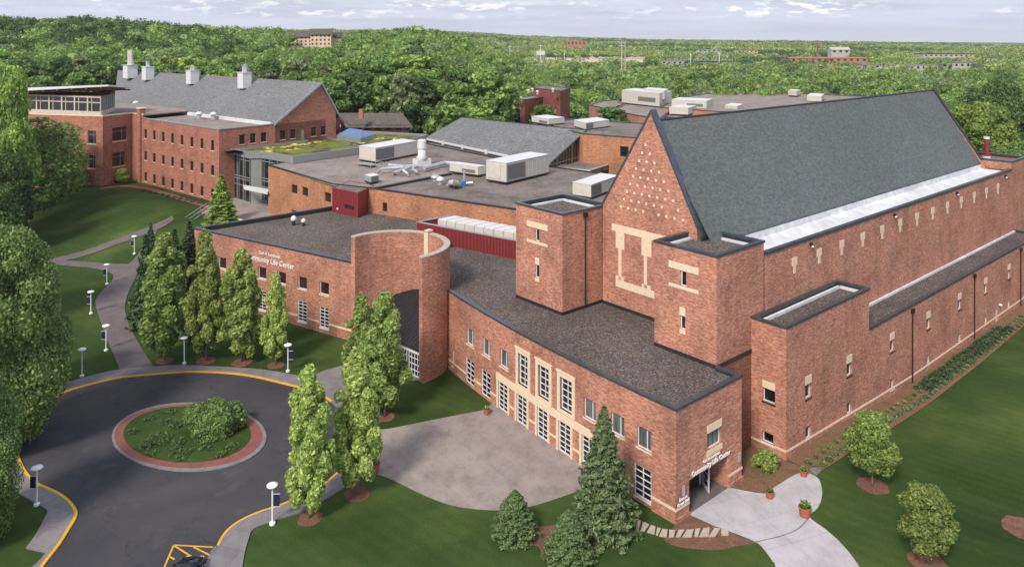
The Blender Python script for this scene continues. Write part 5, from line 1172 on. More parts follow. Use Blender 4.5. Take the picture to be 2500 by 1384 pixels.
# domes and vents in front
def dome(px, py, w_, ytop, lab, mat='unit_white', z0=14.8, name='roof_vent', group='vents on the roofs', bm='galv'):
    x, y, _ = at(px, py, z0); r = w_*y/F/2; zt_ = zat(y, ytop); h_ = max(zt_-z0, .6); t = thing(name, lab, 'roof vent', (x, y, z0), group)
    q = MB(); q.cyl(x, y, z0, z0+h_*.45, r*.6, r*.6, 12); q.build('curb', M[bm], t); q = MB(); q.lathe(x, y, [(z0+h_*.42, r*.65), (z0+h_*.5, r), (z0+h_*.72, r*.95), (z0+h_*.93, r*.5), (z0+h_, r*.1)], 16); q.build('hood', M[mat], t, smooth=True)
dome(1075, 451, 20, 431, 'white domed roof vent in front of the low cream air handler')
dome(1063, 443, 24, 426, 'wide silver domed vent beside the small white domed one', 'galv')
dome(717, 549, 15, 526, 'white mushroom vent on the gravel roof, left of the close pair', z0=10.4, bm='coping_dark'); dome(741, 551, 12, 533, 'white mushroom vent on the gravel roof, right of the close pair', z0=10.4, bm='coping_dark')
dome(827, 519, 11, 503, 'white mushroom vent on the gravel roof beside the red penthouse', z0=10.4, bm='coping_dark')
t = thing('vent_hood', 'cream gooseneck vent between the domed vents and blue pipe', 'roof vent', at(1107, 450, 15)); q = MB(); q.tube([d3(1098, 452, 0), d3(1101, 446, .9), d3(1108, 445, 1.3), d3(1115, 447, .9), d3(1117, 453, 0)], .5, 10); q.build('pipe', M['unit_cream'], t)
q = MB(); q.cyl(*at(1098, 453, 14.8)[:2], 14.76, 14.95, .7); q.cyl(*at(1117, 454, 14.8)[:2], 14.76, 14.95, .7); q.build('flange', M['galv'], t)
t = thing('pump', 'blue pump with an upright pipe left of the largest air handler', 'pump', at(1133, 450, 15)); q = MB(); x, y, _ = at(1131, 451, 15); q.lathe(x, y, [(14.76, .6), (15.6, .55), (15.8, .3)], 12); q.build('body', M['solar'], t); q = MB(); q.tube([(x+.2, y, 15.6), (x+.2, y, 17.6)], .2); q.tube([(x, y, 15.2), (x+1.8, y, 15.4)], .25); q.build('pipe', M['galv'], t)
# chillers behind the red corrugated screen
sc_ = thing('corrugated_screen', 'dark red corrugated metal screen round the white chillers on the gravel roof', 'screen', (*at(1130, 620, 9.6)[:2], 9.6))
k0, k1, k2 = at(1018, 541, 12.4)[:2], at(1268, 588, 12.4)[:2], at(1095, 520, 10.0)[:2]
spn = Plane([k1, k0], 1); zs_ = 12.3; q = MB(); nn = 74
for i in range(nn):
    a, b = spn.L*i/nn, spn.L*(i+.5)/nn; c = spn.L*(i+1)/nn
    slab(q, spn, a, b, 9.6, zs_, -.22, .02)
slab(q, spn, 0, spn.L, 9.6, zs_-.01, .03, .15); q.build('panel', M['red_light'], sc_)
k2 = (k0[0]+U[0]*7.0, k0[1]+U[1]*7.0); sp2 = Plane([k0, k2], 1); q = MB(); slab(q, sp2, 0, sp2.L, 9.6, zs_, 0, .15); q.build('side_panel', M['red_light'], sc_)
q = MB(); slab(q, spn, -.1, spn.L+.1, zs_, zs_+.12, -.14, .25); slab(q, sp2, 0, sp2.L, zs_, zs_+.12, -.1, .35); q.build('cap', M['coping_light'], sc_)
inw = Vector(U)
a = Vector(k0)+(Vector(k1)-Vector(k0))*.17+inw*.9; b = Vector(k1)+inw*.9; nch = 9; dvec = (b-a)/nch; back_v = inw*3.4
for i in range(nch):
    p0_ = a+dvec*i+dvec*.03; p1_ = a+dvec*(i+.97); P = [tuple(p0_), tuple(p1_), tuple(p1_+back_v), tuple(p0_+back_v)]
    t = thing('chiller', 'white chiller module behind the red screen, %s from the left' % ('first second third fourth fifth sixth seventh eighth last'.split()[i]), 'chiller', (p0_.x, p0_.y, 9.6), 'white chiller modules behind the red screen')
    q = MB(); q.prism(P, 9.6, 13.1); q.build('cabinet', M['unit_cream'], t); q = MB(); c4_ = sum((Vector(p) for p in P), Vector((0, 0)))/4; q.prism([tuple(c4_+(Vector(p)-c4_)*.93) for p in P], 13.101, 13.22); q.build('lid', M['unit_white'], t)

# ================================================================== vegetation
def np_mesh(name, verts, nquad, mat, parent=None, loc=None):
    me = bpy.data.meshes.new(name); nv = len(verts); me.vertices.add(nv); me.vertices.foreach_set('co', verts.astype(np.float32).ravel())
    me.loops.add(nquad*4); me.polygons.add(nquad); me.loops.foreach_set('vertex_index', np.arange(nquad*4, dtype=np.int32)); me.polygons.foreach_set('loop_start', np.arange(0, nquad*4, 4, dtype=np.int32))
    me.update(calc_edges=True); me.materials.append(M[mat]); return me
def leaf_quads(C, Nn, size, R, flat=.55, aspect=1.5):
    """leaf clumps: bent kites at C facing roughly Nn"""
    n = len(C); Nn = Nn+R.normal(0, flat, (n, 3)); Nn /= np.linalg.norm(Nn, axis=1, keepdims=True)+1e-9
    A = np.cross(Nn, R.normal(0, 1, (n, 3))); A /= np.linalg.norm(A, axis=1, keepdims=True)+1e-9; B = np.cross(Nn, A)
    s = (size*R.uniform(.35, 1.5, n))[:, None]; A = A*s*aspect*.5; B = B*s*.5
    return np.stack([C-A, C-B*.9+A*.1, C+A, C+B*.9-A*.1], 1).reshape(-1, 3)
def sample_lobes(L, n, R, keep=.80, low=-.75):
    """L: rows cx,cy,cz,rx,ry,rz"""
    area = (L[:, 3]*L[:, 5]); idx = R.choice(len(L), n*3, p=area/area.sum()); d = R.normal(0, 1, (n*3, 3)); d /= np.linalg.norm(d, axis=1, keepdims=True)
    rr = R.uniform(.72, 1.16, n*3)[:, None]; C = L[idx, :3]+d*L[idx, 3:]*rr; ok = d[:, 2] > low
    for k in range(len(L)):
        q = (C-L[k, :3])/L[k, 3:]; ins = (q**2).sum(1) < keep**2; ok &= ~(ins & (idx != k))
    C, d = C[ok][:n], d[ok][:n]; return C, d
def core_quads(L, f, R, n=26):
    out = []
    for c in L:
        th = np.linspace(0, 2*np.pi, 8); ph = np.linspace(-1.3, 1.4, 5)
        for i in range(7):
            for j in range(4):
                P = [(math.cos(t)*math.cos(p), math.sin(t)*math.cos(p), math.sin(p)) for t, p in ((th[i], ph[j]), (th[i+1], ph[j]), (th[i+1], ph[j+1]), (th[i], ph[j+1]))]
                out.append(np.array(P)*c[3:]*f+c[:3])
    return np.concatenate(out) if out else np.zeros((0, 3))
def round_lobes(h, w, R, n=16, base=.22, peak=.6):
    z0, z1 = h*base, h; L = []
    for i in range(n):
        t = (i+.5)/n; z = z0+(z1-z0)*t; prof_ = math.sin(math.pi*min(1, max(.06, (t*.88+.1))))**.6; a = i*2.399+R.uniform(-.5, .5); rr = w*.5*prof_*R.uniform(.35, .75)
        r = w*R.uniform(.15, .25)*(1-.35*t); L.append((rr*math.cos(a), rr*math.sin(a), min(z, z1-r*.8), r, r, r*R.uniform(.65, .95)))
    L.append((0, 0, h*.55, w*.26, w*.26, h*.25)); return np.array(L)
def column_lobes(h, w, R, n=60, base=.12):
    L = []
    for i in range(n):
        t = i/(n-1); z = h*(base+(1-base)*t); prof_ = (math.sin(math.pi*min(1, .16+.84*t**.85)))**.62 if t < 1 else .1; prof_ = max(.12, prof_*(1 if t < .75 else 1-(t-.75)*1.6))
        a = i*2.399+R.uniform(-.4, .4); rr = w*.5*prof_*R.uniform(.30, .92); r = w*R.uniform(.09, .16)*(.65+.5*prof_)
        L.append((rr*math.cos(a), rr*math.sin(a), min(z, h-r), r, r, r*R.uniform(1.1, 1.9)))
    L.append((0, 0, h*.5, w*.19, w*.19, h*.34)); return np.array(L)
def trunk_mb(h, r, R, limbs=5, top=.75, spread=.28, w=4):
    q = MB(); n = 7; pts = [(R.normal(0, .04*r*4)*i/n*2, R.normal(0, .04*r*4)*i/n*2, h*top*i/n) for i in range(n+1)]; q.tube(pts, [r*(1.25 if i == 0 else 1-.85*i/n) for i in range(n+1)], 8)
    for i in range(limbs):
        a = R.uniform(0, 6.28); k = R.integers(2, n-1); p = pts[k]; l_ = w*spread*R.uniform(.8, 1.3); q.tube([p, (p[0]+l_*.5*math.cos(a), p[1]+l_*.5*math.sin(a), p[2]+l_*.7), (p[0]+l_*math.cos(a), p[1]+l_*math.sin(a), p[2]+l_*1.5)], [r*.4, r*.25, r*.06], 6)
    return q
class Proto:
    def __init__(s, kind, h, w, seed, n, leaf, mat, base=None, bark='bark', nl=None, tr=None, core=.72):
        R = np.random.default_rng(seed); s.h, s.w = h, w
        if kind == 'round': L = round_lobes(h, w, R, nl or 18, base if base is not None else .22)
        elif kind == 'column': L = column_lobes(h, w, R, nl or 70, base or .12)
        if kind in ('round', 'column'):
            C, d = sample_lobes(L, n, R); V_ = leaf_quads(C, d, leaf, R); Cq = core_quads(L, core, R); V_ = np.concatenate([V_, Cq]) if core else V_ 
            s.crown = np_mesh('crown', V_, len(V_)//4, mat)
        if kind == 'spruce':
            Q = []; nb = nl or 26
            for i in range(nb):
                t = i/(nb-1); z = h*(.03+.95*t); rad_ = w*.5*((1-t)**(.70 if h < 5 else .85))*(1 if t > .1 else .9)+.05; m = int(7+11*(1-t))
                for j in range(m):
                    a = 6.283*j/m+i*1.7+R.uniform(-.2, .2); rl = rad_*R.uniform(.66, 1.2); k = max(4, int(n/nb/m*(.5+1.2*(1-t))))
                    u = R.uniform(.12, 1, k)**.75; lat = R.normal(0, .10, k)*rl*(1.25-u)*1.6+R.normal(0, .05, k); x = rl*u; dz = -.20*rl*u+.16*rl*u*u+R.normal(0, .04*h/10, k)
                    C = np.stack([x*math.cos(a)-lat*math.sin(a), x*math.sin(a)+lat*math.cos(a), z+dz+.05*h/10], 1); d = np.tile([[.35*math.cos(a), .35*math.sin(a), .9]], (k, 1)); Q.append(leaf_quads(C, d, leaf, R, .4, 2.0))
            # inner dark mass keeps the middle closed
            L = np.array([(0, 0, h*t, w*.5*(1-t)**.85*.62+.03, w*.5*(1-t)**.85*.62+.03, h*.09) for t in np.linspace(.06, .9, 12)]); Q.append(core_quads(L, .95, R))
            V_ = np.concatenate(Q); s.crown = np_mesh('crown', V_, len(V_)//4, mat)
        tq = trunk_mb(h, tr or max(.09, w*.022), R, 0 if kind == 'spruce' else 6, .9 if kind == 'spruce' else .75, w=w); me = bpy.data.meshes.new('trunk'); me.from_pydata(tq.v, [], tq.f); me.shade_smooth(); me.materials.append(M[bark]); s.trunk = me
    def place(s, name, x, y, z, h, w, rot, label, cat='tree', group=None, crown='crown'):
        t = thing(name, label, cat, (x, y, z), group); t.rotation_euler = (0, 0, rot); t.scale = (w/s.w, w/s.w, h/s.h)
        for nm, me in ((crown, s.crown), ('trunk', s.trunk)): o = bpy.data.objects.new(nm, me); scene.collection.objects.link(o); o.parent = t
        return t
rng = random.Random(11)
col1 = Proto('column', 13, 4.2, 1, 17000, .24, 'leaf_column', bark='bark_pale', nl=46, core=0); col2 = Proto('column', 13, 4.4, 2, 17000, .24, 'leaf_column', bark='bark_pale', nl=40, core=0)
def px_tree(proto, name, px, base, top, wpx, label, group=None, z=0, rot=None, cat='tree', **k):
    z = gz(*at(px, base, z)[:2]) if z is None else z; x, y, _ = at(px, base, z); h = zat(y, top)-z
    return proto.place(name, x, y, z, h, wpx*y/F, rng.uniform(0, 6.28) if rot is None else rot, label, cat, group, **k)
gcol = 'narrow upright trees round the circular drive'
for i, (px, b, tp, w_, lab) in enumerate(((402, 880, 575, 122, 'narrow upright green tree at the left end of the row behind the drive'), (503, 880, 568, 100, 'narrow upright green tree, second from the left in the row behind the drive'), (590, 882, 613, 112, 'narrow upright green tree, third from the left in front of the wall sign'), (673, 889, 670, 72, 'slimmest upright tree, right end of the row behind the drive'),
        (755, 1265, 898, 120, 'tall upright pale green tree on the mulch ring nearest the front lamp'), (872, 1205, 858, 128, 'tall upright tree beside the large plaza planter'), (940, 1016, 718, 128, 'broad upright tree on the small lawn by the plaza corner'), (884, 962, 722, 96, 'upright tree half hidden behind the broad one by the round entrance'))):
    px_tree((col1, col2)[i % 2], 'upright_tree', px, b, tp, w_*.92, lab, gcol)
spr = Proto('spruce', 10.5, 5.8, 3, 30000, .155, 'needle', bark='bark', nl=30); sprs = Proto('spruce', 4, 3.7, 4, 26000, .095, 'needle_blue', nl=24); sprd = Proto('spruce', 12, 5.5, 5, 9000, .32, 'needle_dark')
px_tree(spr, 'spruce_tree', 1475, 1298, 990, 176, 'tall grey green spruce hiding the facade beside the front corner', None)
px_tree(sprs, 'young_spruce', 1257, 1307, 1196, 122, 'small dense spruce, left of the two in the mulch bed', 'small spruces in the mulch bed'); px_tree(sprs, 'young_spruce', 1388, 1368, 1245, 130, 'small dense spruce nearest the camera in the mulch bed', 'small spruces in the mulch bed')
for px, b, tp, w_, lab in ((356, 800, 575, 85, 'dark spruce behind the leftmost upright tree'), (368, 650, 545, 46, 'small thin dark spruce beside the foot of the outdoor stairs'), (425, 740, 560, 80, 'dark spruce between the first two upright trees'), (462, 720, 540, 90, 'tall dark spruce close to the left wing corner'), (470, 830, 690, 60, 'low dark spruce behind the upright row')):
    px_tree(sprd, 'spruce_tree', px, b, tp, w_, lab, 'dark spruces beside the left wing')
gk = Proto('spruce', 9, 5, 6, 9000, .34, 'leaf_lime', nl=18, bark='bark_pale'); px_tree(gk, 'young_conifer', 541, 560, 430, 86, 'bright green conical tree at the top of the outdoor stairs', z=3.2)
yg = Proto('round', 6.5, 4.3, 8, 9500, .155, 'leaf_young', base=.28, bark='bark_pale', nl=34, tr=.09, core=0)
px_tree(yg, 'young_tree', 2130, 1186, 1010, 120, 'young round tree in a mulch ring nearest the long wall', 'young trees on the right lawn'); px_tree(yg, 'young_tree', 2265, 1374, 1192, 142, 'young round tree in a mulch ring at the lower right', 'young trees on the right lawn')
sh = Proto('round', 2.2, 2.4, 9, 2600, .2, 'leaf_young', base=.1, nl=12); px_tree(sh, 'shrub', 1873, 1148, 1098, 52, 'small green shrub in the corner behind the side entrance', cat='shrub')
px_tree(sh, 'shrub', 1845, 1140, 1110, 26, 'dark little shrub tucked against the recessed wall corner', cat='shrub')
bu = Proto('round', 3.4, 7, 10, 15000, .2, 'leaf_big', base=.08, nl=44); px_tree(bu, 'island_bush', 522, 1053, 988, 142, 'broad leafy green bush on the round grass island', cat='bush')
for px, b, tp, w_, z, lab in ((199, 462, 412, 42, 3.5, 'small green tree on the lawn by the science end block'), (298, 452, 412, 34, 4, 'small green tree beside the glass door of the end block'), (133, 445, 395, 40, 3, 'small tree at the foot of the end block under the big tree')):
    px_tree(yg, 'young_tree', px, b, tp, w_, lab, 'young trees by the science building', z=z)
# big trees on the left
big = [Proto('round', 20, 15, 21, 70000, .23, 'leaf_big', base=.10, nl=90), Proto('round', 20, 15, 22, 34000, .36, 'leaf_lime', base=.12, nl=46), Proto('round', 20, 14, 23, 9000, .36, 'leaf_forest', base=.15, nl=60, core=0, tr=.35), Proto('round', 20, 15, 24, 30000, .36, 'leaf_dark', base=.10, nl=54)]
gb = 'big trees at the left edge'
for k_, px, b, tp, w_, z, lab in ((0, -5, 1100, 560, 300, 0, 'big broad green tree at the left edge beside the path lamps'), (0, -75, 1330, 905, 230, 0, 'big tree overhanging the drive at the lower left edge'), (0, 75, 960, 720, 170, 0, 'rounded tree leaning over the lawn left of the lamp without banner'),
        (3, -30, 800, 470, 190, 0, 'dark tree above the left edge lawn corner'), (2, 72, 535, 290, 250, 1.5, 'tall open tree in front of the science end block'), (1, -5, 560, 160, 180, 2, 'light yellow green tree at the far left edge'), (3, 20, 600, 380, 130, 1, 'dark green tree at the left edge below the light one'), (2, 150, 480, 300, 120, 3, 'loose crowned tree close to the brick end block')):
    px_tree(big[k_], 'big_tree', px, b, tp, w_, lab, gb, z=z)
q = MB(); rr_ = random.Random(3)
for i in range(48):
    a_, d_ = rr_.uniform(0, 6.283), math.sqrt(rr_.random()); px_, py_ = 457+150*d_*math.cos(a_), 1063-64*d_*math.sin(a_)
    if px_ > 470 and py_ > 1060 and rr_.random() < .8: continue
    x, y, _ = at(px_, py_); tuft(q, x, y, .14, .7, .3, 60, rr_, .17)
o = q.build('ground_cover', M['leaf_dark']); o['kind'] = 'stuff'; o['label'] = 'shaggy dark green ground cover on the round island'; o['category'] = 'ground cover'
# planting bed along the long wall
def tuft_mesh(seed, r, h, n, ls, mat):
    q = MB(); tuft(q, 0, 0, 0, r, h, n, random.Random(seed), ls); me = bpy.data.meshes.new('plant'); me.from_pydata(q.v, [], q.f); me.materials.append(M[mat]); return me
tm = [[tuft_mesh(s_, .40, .42, 110, .13, 'leaf_big') for s_ in (1, 2)], [tuft_mesh(s_, .38, .24, 80, .12, 'blue_green') for s_ in (3, 4)], [tuft_mesh(s_, .62, .65, 170, .15, 'needle_dark') for s_ in (5, 6)]]
def plant(kind, u, v, sc, name, lab, grp, cat='plant'):
    x, y = Wc(u, v); o = bpy.data.objects.new(name, tm[kind][rng.randrange(2)]); scene.collection.objects.link(o); o.location = (x, y, gz(x, y)+.03); o.rotation_euler = (0, 0, rng.uniform(0, 6)); o.scale = (sc, sc, sc); tag(o, lab, cat, grp)
for i in range(48):
    u = 17.5+i*1.5
    if u < 84:
        for r_, dv in ((0, 1.35), (1, 2.45)):
            if r_ == 1 or u < 45 or u > 76: plant(0, u+rng.uniform(-.2, .2)+.7*r_, VB-dv-.4, rng.uniform(.75, 1.05)*(1 if u < 60 else .9), 'bed_plant', 'rounded green clump in the two inner rows of the bed along the long wall', 'green clumps along the long wall')
    v_ = vedge(u)
    plant(1, u+rng.uniform(-.2, .2), v_+.9, rng.uniform(.7, 1.05), 'bed_plant', 'low bluish green clump in the outer row beside the lawn', 'bluish clumps in the outer row of the bed')
for i in range(26):
    u = 45.5+i*1.2
    for dv in (1.2, 2.2): plant(2, u+rng.uniform(-.2, .2)+.5*(dv > 2), VB-dv, rng.uniform(.8, 1.1), 'bed_shrub', 'dark bushy shrub in the dense stretch of the bed along the long wall', 'dark shrubs in the bed along the long wall', 'shrub')
for i in range(12):
    x, y, _ = at(350+i*15, 466+i*3.4, 4.3); o = bpy.data.objects.new('bed_shrub', tm[2][i % 2]); scene.collection.objects.link(o); o.location = (x, y, gz(x, y)); tag(o, 'low green shrub between the brick walk and the science facade', 'shrub', 'shrubs along the science facade')

# ---------------------------------------------------------------- the wood
fz = [Proto('round', 16, 12, 31, 3400, .72, 'leaf_forest', base=.1, nl=20), Proto('round', 16, 12, 32, 3400, .72, 'leaf_forest', base=.1, nl=24), Proto('round', 16, 12, 33, 3400, .72, 'leaf_dark', base=.1, nl=22), Proto('round', 16, 11, 34, 3400, .68, 'leaf_lime', base=.1, nl=20), Proto('round', 16, 11, 35, 3200, .68, 'leaf_grey', base=.1, nl=24), Proto('spruce', 17, 7, 36, 3200, .7, 'needle_dark', nl=18), Proto('round', 16, 10, 37, 1500, .7, 'leaf_brown', base=.2, nl=18)]
def blocked(x, y):
    px = 1250+F*x/y
    a, b = loc_uv((x, y))
    if -12 < a < 112 and -8 < b < 50: return True
    if y < 215 and px < 1500: return True
    e = (x-S0[0])*SU[0]+(y-S0[1])*SU[1]; f = (x-S0[0])*SV[0]+(y-S0[1])*SV[1]
    if -60 < e < 40 and -60 < f < 140: return True
    if 560 < px < 1060 and y < 232: return True
    if 1000 < px < 1500 and y < 240: return True
    if px < 2500 and y < 245 and px > 1500 and a < 140: return True
    if 1235 < px < 1470 and y < 345: return True
    if 1180 < px < 1250 and y < 270: return True
    if 1385 < px < 1450 and y < 620: return True
    if 1400 < px < 2180 and y < 410: return True
    if 810 < px < 1040 and y < 262: return True
    return False
pts = []
R = np.random.default_rng(5)
rows_ = []
y = 150.
while y < 3600:
    step = 12.5 if y < 450 else 12.5*(y/450)**.62
    half = y*.75+30; x = -half+R.uniform(0, step)
    while x < half:
        xx, yy = x+R.normal(0, step*.22), y+R.normal(0, step*.22); px = 1250+F*xx/yy
        if not blocked(xx, yy): rows_.append((xx, yy, px))
        x += step
    y += step*.92
def clearing(px, yy):
    if 1230 < px < 1580 and 1000 < yy < 1450: return R.random() < .93
    if 1600 < px < 1830 and 850 < yy < 1300: return R.random() < .93
    if 2140 < px < 2420 and 700 < yy < 1000: return R.random() < .7
    if 1850 < px < 2130 and 1000 < yy < 1350: return R.random() < .8
    if 690 < px < 850 and 560 < yy < 800: return True
    if 1480 < px < 2500 and 410 < yy < 900: return R.random() < .35
    return False
rows_ = [p for p in rows_ if not clearing(p[2], p[1])]
rows_.sort(key=lambda p: p[1])
near = rows_[:285]; rest = rows_[285:]
descr = {0: 'full green leafy tree', 1: 'bushy mid green tree', 2: 'dark green tree', 3: 'bright yellow green tree', 4: 'grey green loose tree', 5: 'dark pointed conifer', 6: 'thin brownish tree'}
def region(px): return 'left behind the science building' if px < 800 else 'in the wood behind the slate roof' if px < 1500 else 'behind the far flat roofs' if px < 2150 else 'right of the hall roof'
for x, y, px in near:
    k_ = rng.choices([0, 1, 2, 3, 4, 5, 6], [5, 5, 4, 3, 2, .35, .3])[0]; z = gz(x, y); h = rng.uniform(14, 21)*(1.0 if px < 1250 else .78); w_ = rng.uniform(13.5, 20)*(1 if k_ < 5 else .5)
    if px > 1500: h = rng.uniform(10, 15); w_ *= .95
    if 690 < px < 845: h = max(4., min(h, 42-17*y/F-z))
    fz[k_].place('forest_tree', x, y, z-.5, h, w_, rng.uniform(0, 6.28), '%s %s' % (descr[k_], region(px)), 'tree', 'wood %s: %s' % (region(px), descr[k_]))
# everything farther reads as one mass per kind of green
SIGHT = [(1225, 1590, 152, 1400), (1595, 1800, 149, 1150), (1920, 2130, 150, 1050), (2095, 2300, 169, 900), (2290, 2395, 165, 900), (2245, 2390, 139, 1150), (2020, 2085, 131, 1300), (1375, 1440, 111, 1700), (1605, 1690, 157, 1050), (1100, 1220, 106, 1500), (1700, 1900, 128, 1500)]
def far_wood(name, mat, sel, label):
    out = []
    for x, y, px in sel:
        z = gz(x, y); big_ = y < 800; n = 620 if y < 550 else 340 if y < 900 else 150 if y < 1600 else 60
        sc_ = 1.0 if y < 450 else (y/450)**.55; h = R.uniform(11, 17)*min(sc_, 1.2); w_ = R.uniform(12, 18)*sc_
        if px < 1200: h *= 1.12
        if 690 < px < 845 and y < 570: h = max(3., min(h, 42-17*y/F-z)); w_ *= min(1, h/9)
        for p0, p1, yb_, Yb_ in SIGHT:
            if p0 < px < p1 and Yb_*.62 < y < Yb_ and R.random() < .72: h = min(h, max(2.5, H-(yb_+1-YH)*y/F-z)); w_ = min(w_, max(h*1.6, 5))
        L = np.array([(R.normal(0, w_*.2), R.normal(0, w_*.2), h*R.uniform(.38, .82), w_*.28, w_*.28, h*.19) for _ in range(7 if big_ else 4)])
        C, d = sample_lobes(L, n, R, .7, -.5); out.append(leaf_quads(C, d, (.95 if y < 550 else 1.25 if y < 900 else 2.0 if y < 1600 else 3.4), R)+np.array([x, y, z]))
        out.append(core_quads(L[:3], .8, R)+np.array([x, y, z])) if big_ else None
    V_ = np.concatenate(out); me = np_mesh(name, V_, len(V_)//4, mat); o = bpy.data.objects.new(name, me); scene.collection.objects.link(o); o['kind'] = 'stuff'; o['label'] = label; o['category'] = 'woodland'; return o
def clump(x, y, s): return .5+.25*math.sin(x/s+1.3*math.sin(y/s*.7))+.25*math.sin(y/s*1.1+1.7*math.sin(x/s*.6+2))
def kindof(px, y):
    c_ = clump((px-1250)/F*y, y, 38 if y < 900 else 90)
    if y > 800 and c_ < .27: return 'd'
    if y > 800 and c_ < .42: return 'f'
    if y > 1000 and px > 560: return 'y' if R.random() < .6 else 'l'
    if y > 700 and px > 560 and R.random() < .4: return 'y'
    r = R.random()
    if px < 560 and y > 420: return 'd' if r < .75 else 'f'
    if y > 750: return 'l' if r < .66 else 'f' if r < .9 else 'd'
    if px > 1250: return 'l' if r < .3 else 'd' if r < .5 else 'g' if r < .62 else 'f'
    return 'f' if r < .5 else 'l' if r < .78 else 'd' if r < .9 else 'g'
sel = {'y': [], 'd': [], 'l': [], 'f': [], 'g': []}
for p in rest: sel[kindof(p[2], p[1])].append(p)
far_wood('distant_woods', 'leaf_far_sunlit', sel['y'], 'pale sunlit trees along the far horizon'); far_wood('distant_woods', 'leaf_dark', sel['d'], 'dark green distant woodland on the left horizon'); far_wood('distant_woods', 'leaf_lime', sel['l'], 'sunlit yellow green woodland running to the horizon'); far_wood('distant_woods', 'leaf_forest', sel['f'], 'mid green woodland beyond the campus'); far_wood('distant_woods', 'leaf_grey', sel['g'], 'grey green trees among the far clearings')
# trees placed by hand where the photo shows them
for k_, px, b, tp, w_, z, lab in ((3, 790, 345, 300, 60, 5, 'low yellow green tree behind the planted roof'), (0, 1110, 360, 200, 130, 4, 'full green tree left of the slate roof ridge'), (1, 1195, 350, 176, 150, 5, 'tall light green tree behind the slate roof'), (3, 1075, 350, 250, 80, 4, 'yellow green tree beside the dark green house'), (0, 1325, 350, 256, 78, 2, 'round green tree in front of the arched building'), (0, 1490, 330, 262, 95, 2, 'green tree before the flat roofed complex'), (1, 1420, 335, 268, 70, 2, 'green tree between the arched building and the flat complex'),
        (2, 955, 345, 190, 140, 5, 'dark tree behind the maroon house'), (2, 855, 330, 175, 130, 6, 'dark green tree right of the science gable'), (3, 2400, 560, 255, 220, -1, 'bright green tree behind the far end of the hall'), (0, 2480, 600, 370, 160, -1, 'green tree right of the red flue'), (1, 2330, 470, 250, 140, -1, 'green tree just beyond the hall ridge end'), (2, 2440, 480, 200, 150, -1, 'dark green tree at the right edge above the hall')):
    px_tree(big[{3: 1, 0: 0, 1: 0, 2: 3}[k_]] if px > 2300 else fz[k_], 'forest_tree', px, b, tp, w_, lab, 'trees close round the campus buildings', z=z)

# ================================================================== buildings farther away
def boxhouse(name, label, cat, C, L, R_, z0, ytop, mat, roofm, rh=0, wins=None, over=.5, fm='frame_white', wm='glass', gable_along='r', group=None, zt=None):
    P, c, l, r = para(C, L, R_, z0); z1 = zat(c.y, ytop) if zt is None else zt; zb = min(z0, gz(c.x, c.y))-3
    t = thing(name, label, cat, (c.x, c.y, gz(c.x, c.y)), group); b_ = l+r-c
    pr = Plane([c, r], -1); pf = Plane([c, l], 1); opr = []; opf = []
    if wins:
        for (which, n, rows, wd, hg) in wins:
            pl = pr if which == 'r' else pf
            for i in range(n):
                for zz in rows: s = pl.L*(i+.5)/n; (opr if which == 'r' else opf).append((s-wd/2, s+wd/2, zz, zz+hg))
    q = MB(); wall(q, pr, zb, z1, opr); wall(q, pf, zb, z1, opf); wall(q, Plane([tuple(r), tuple(b_)], -1), zb, z1); wall(q, Plane([tuple(b_), tuple(l)], -1), zb, z1)
    if rh:
        ax = (r-c) if gable_along == 'r' else (l-c); cr = (l-c) if gable_along == 'r' else (r-c)
        m0, m1 = c+cr*.5, c+cr*.5+ax
        q.face((*c, z1), (*(c+cr), z1), (*m0, z1+rh)); q.face((*(c+ax), z1), (*(c+cr+ax), z1), (*m1, z1+rh))
    q.build('wall', M[mat], t)
    for o in opr: window(t, pr, o, fm=fm, glass=wm, fw=.14, vx=[.5], mw=.07, sill=None)
    for o in opf: window(t, pf, o, fm=fm, glass=wm, fw=.14, vx=[.5], mw=.07, sill=None)
    if rh:
        e1 = ax.normalized()*over; e2 = cr.normalized()*over; k_ = rh/(cr.length/2)*over
        for sgn in (0, 1):
            A = (c-e2 if sgn == 0 else c+cr+e2); q = MB(); a0 = A-e1; a1 = A+ax+e1; b0_ = m0-e1; b1_ = m1+e1
            q.hexa([(*a0, z1-k_-.1), (*a1, z1-k_-.1), (*b1_, z1+rh-.1), (*b0_, z1+rh-.1), (*a0, z1-k_+.15), (*a1, z1-k_+.15), (*b1_, z1+rh+.15), (*b0_, z1+rh+.15)]); q.build('roof', M[roofm], t)
    else:
        roof(t, P, z1-.25, roofm); q = MB(); ring(q, P, .35, .08, z1-.25, z1+.02); q.build('coping', M['coping'], t)
    return t, P, z1
t, P, z1 = boxhouse('wooden_house', 'low maroon wooden house with brown gable roof and white windows behind the planted roof', 'house', (850, 330), (812, 318), (998, 330), 11.5, 308, 'siding_maroon', 'shingle_brown', 3.4, [('r', 6, (13.2,), 1.3, 1.6), ('f', 1, (13.2,), 1.3, 1.6)], over=1.0)
q = MB(); x, y, _ = at(882, 275, 19); q.box((x, y, 18.5), (1.3, 1.3, 3)); q.build('chimney', M['brick_old'], t)
t, P, z1 = boxhouse('wooden_house', 'dark green three storey wooden house behind the maroon one', 'house', (985, 345), (890, 325), (1040, 335), 6, 252, 'siding_green', 'shingle_dark', 4, [('r', 2, (8.5, 12.2, 15.7), 1.8, 1.9), ('f', 4, (8.5, 12.2, 15.7), 1.4, 1.7)], over=.9, gable_along='f')
boxhouse('wooden_house', 'small brown roofed house peeping over the slate ridge', 'house', (1170, 330), (1140, 322), (1200, 328), 9, 290, 'siding_maroon', 'shingle_brown', 2.5, None)
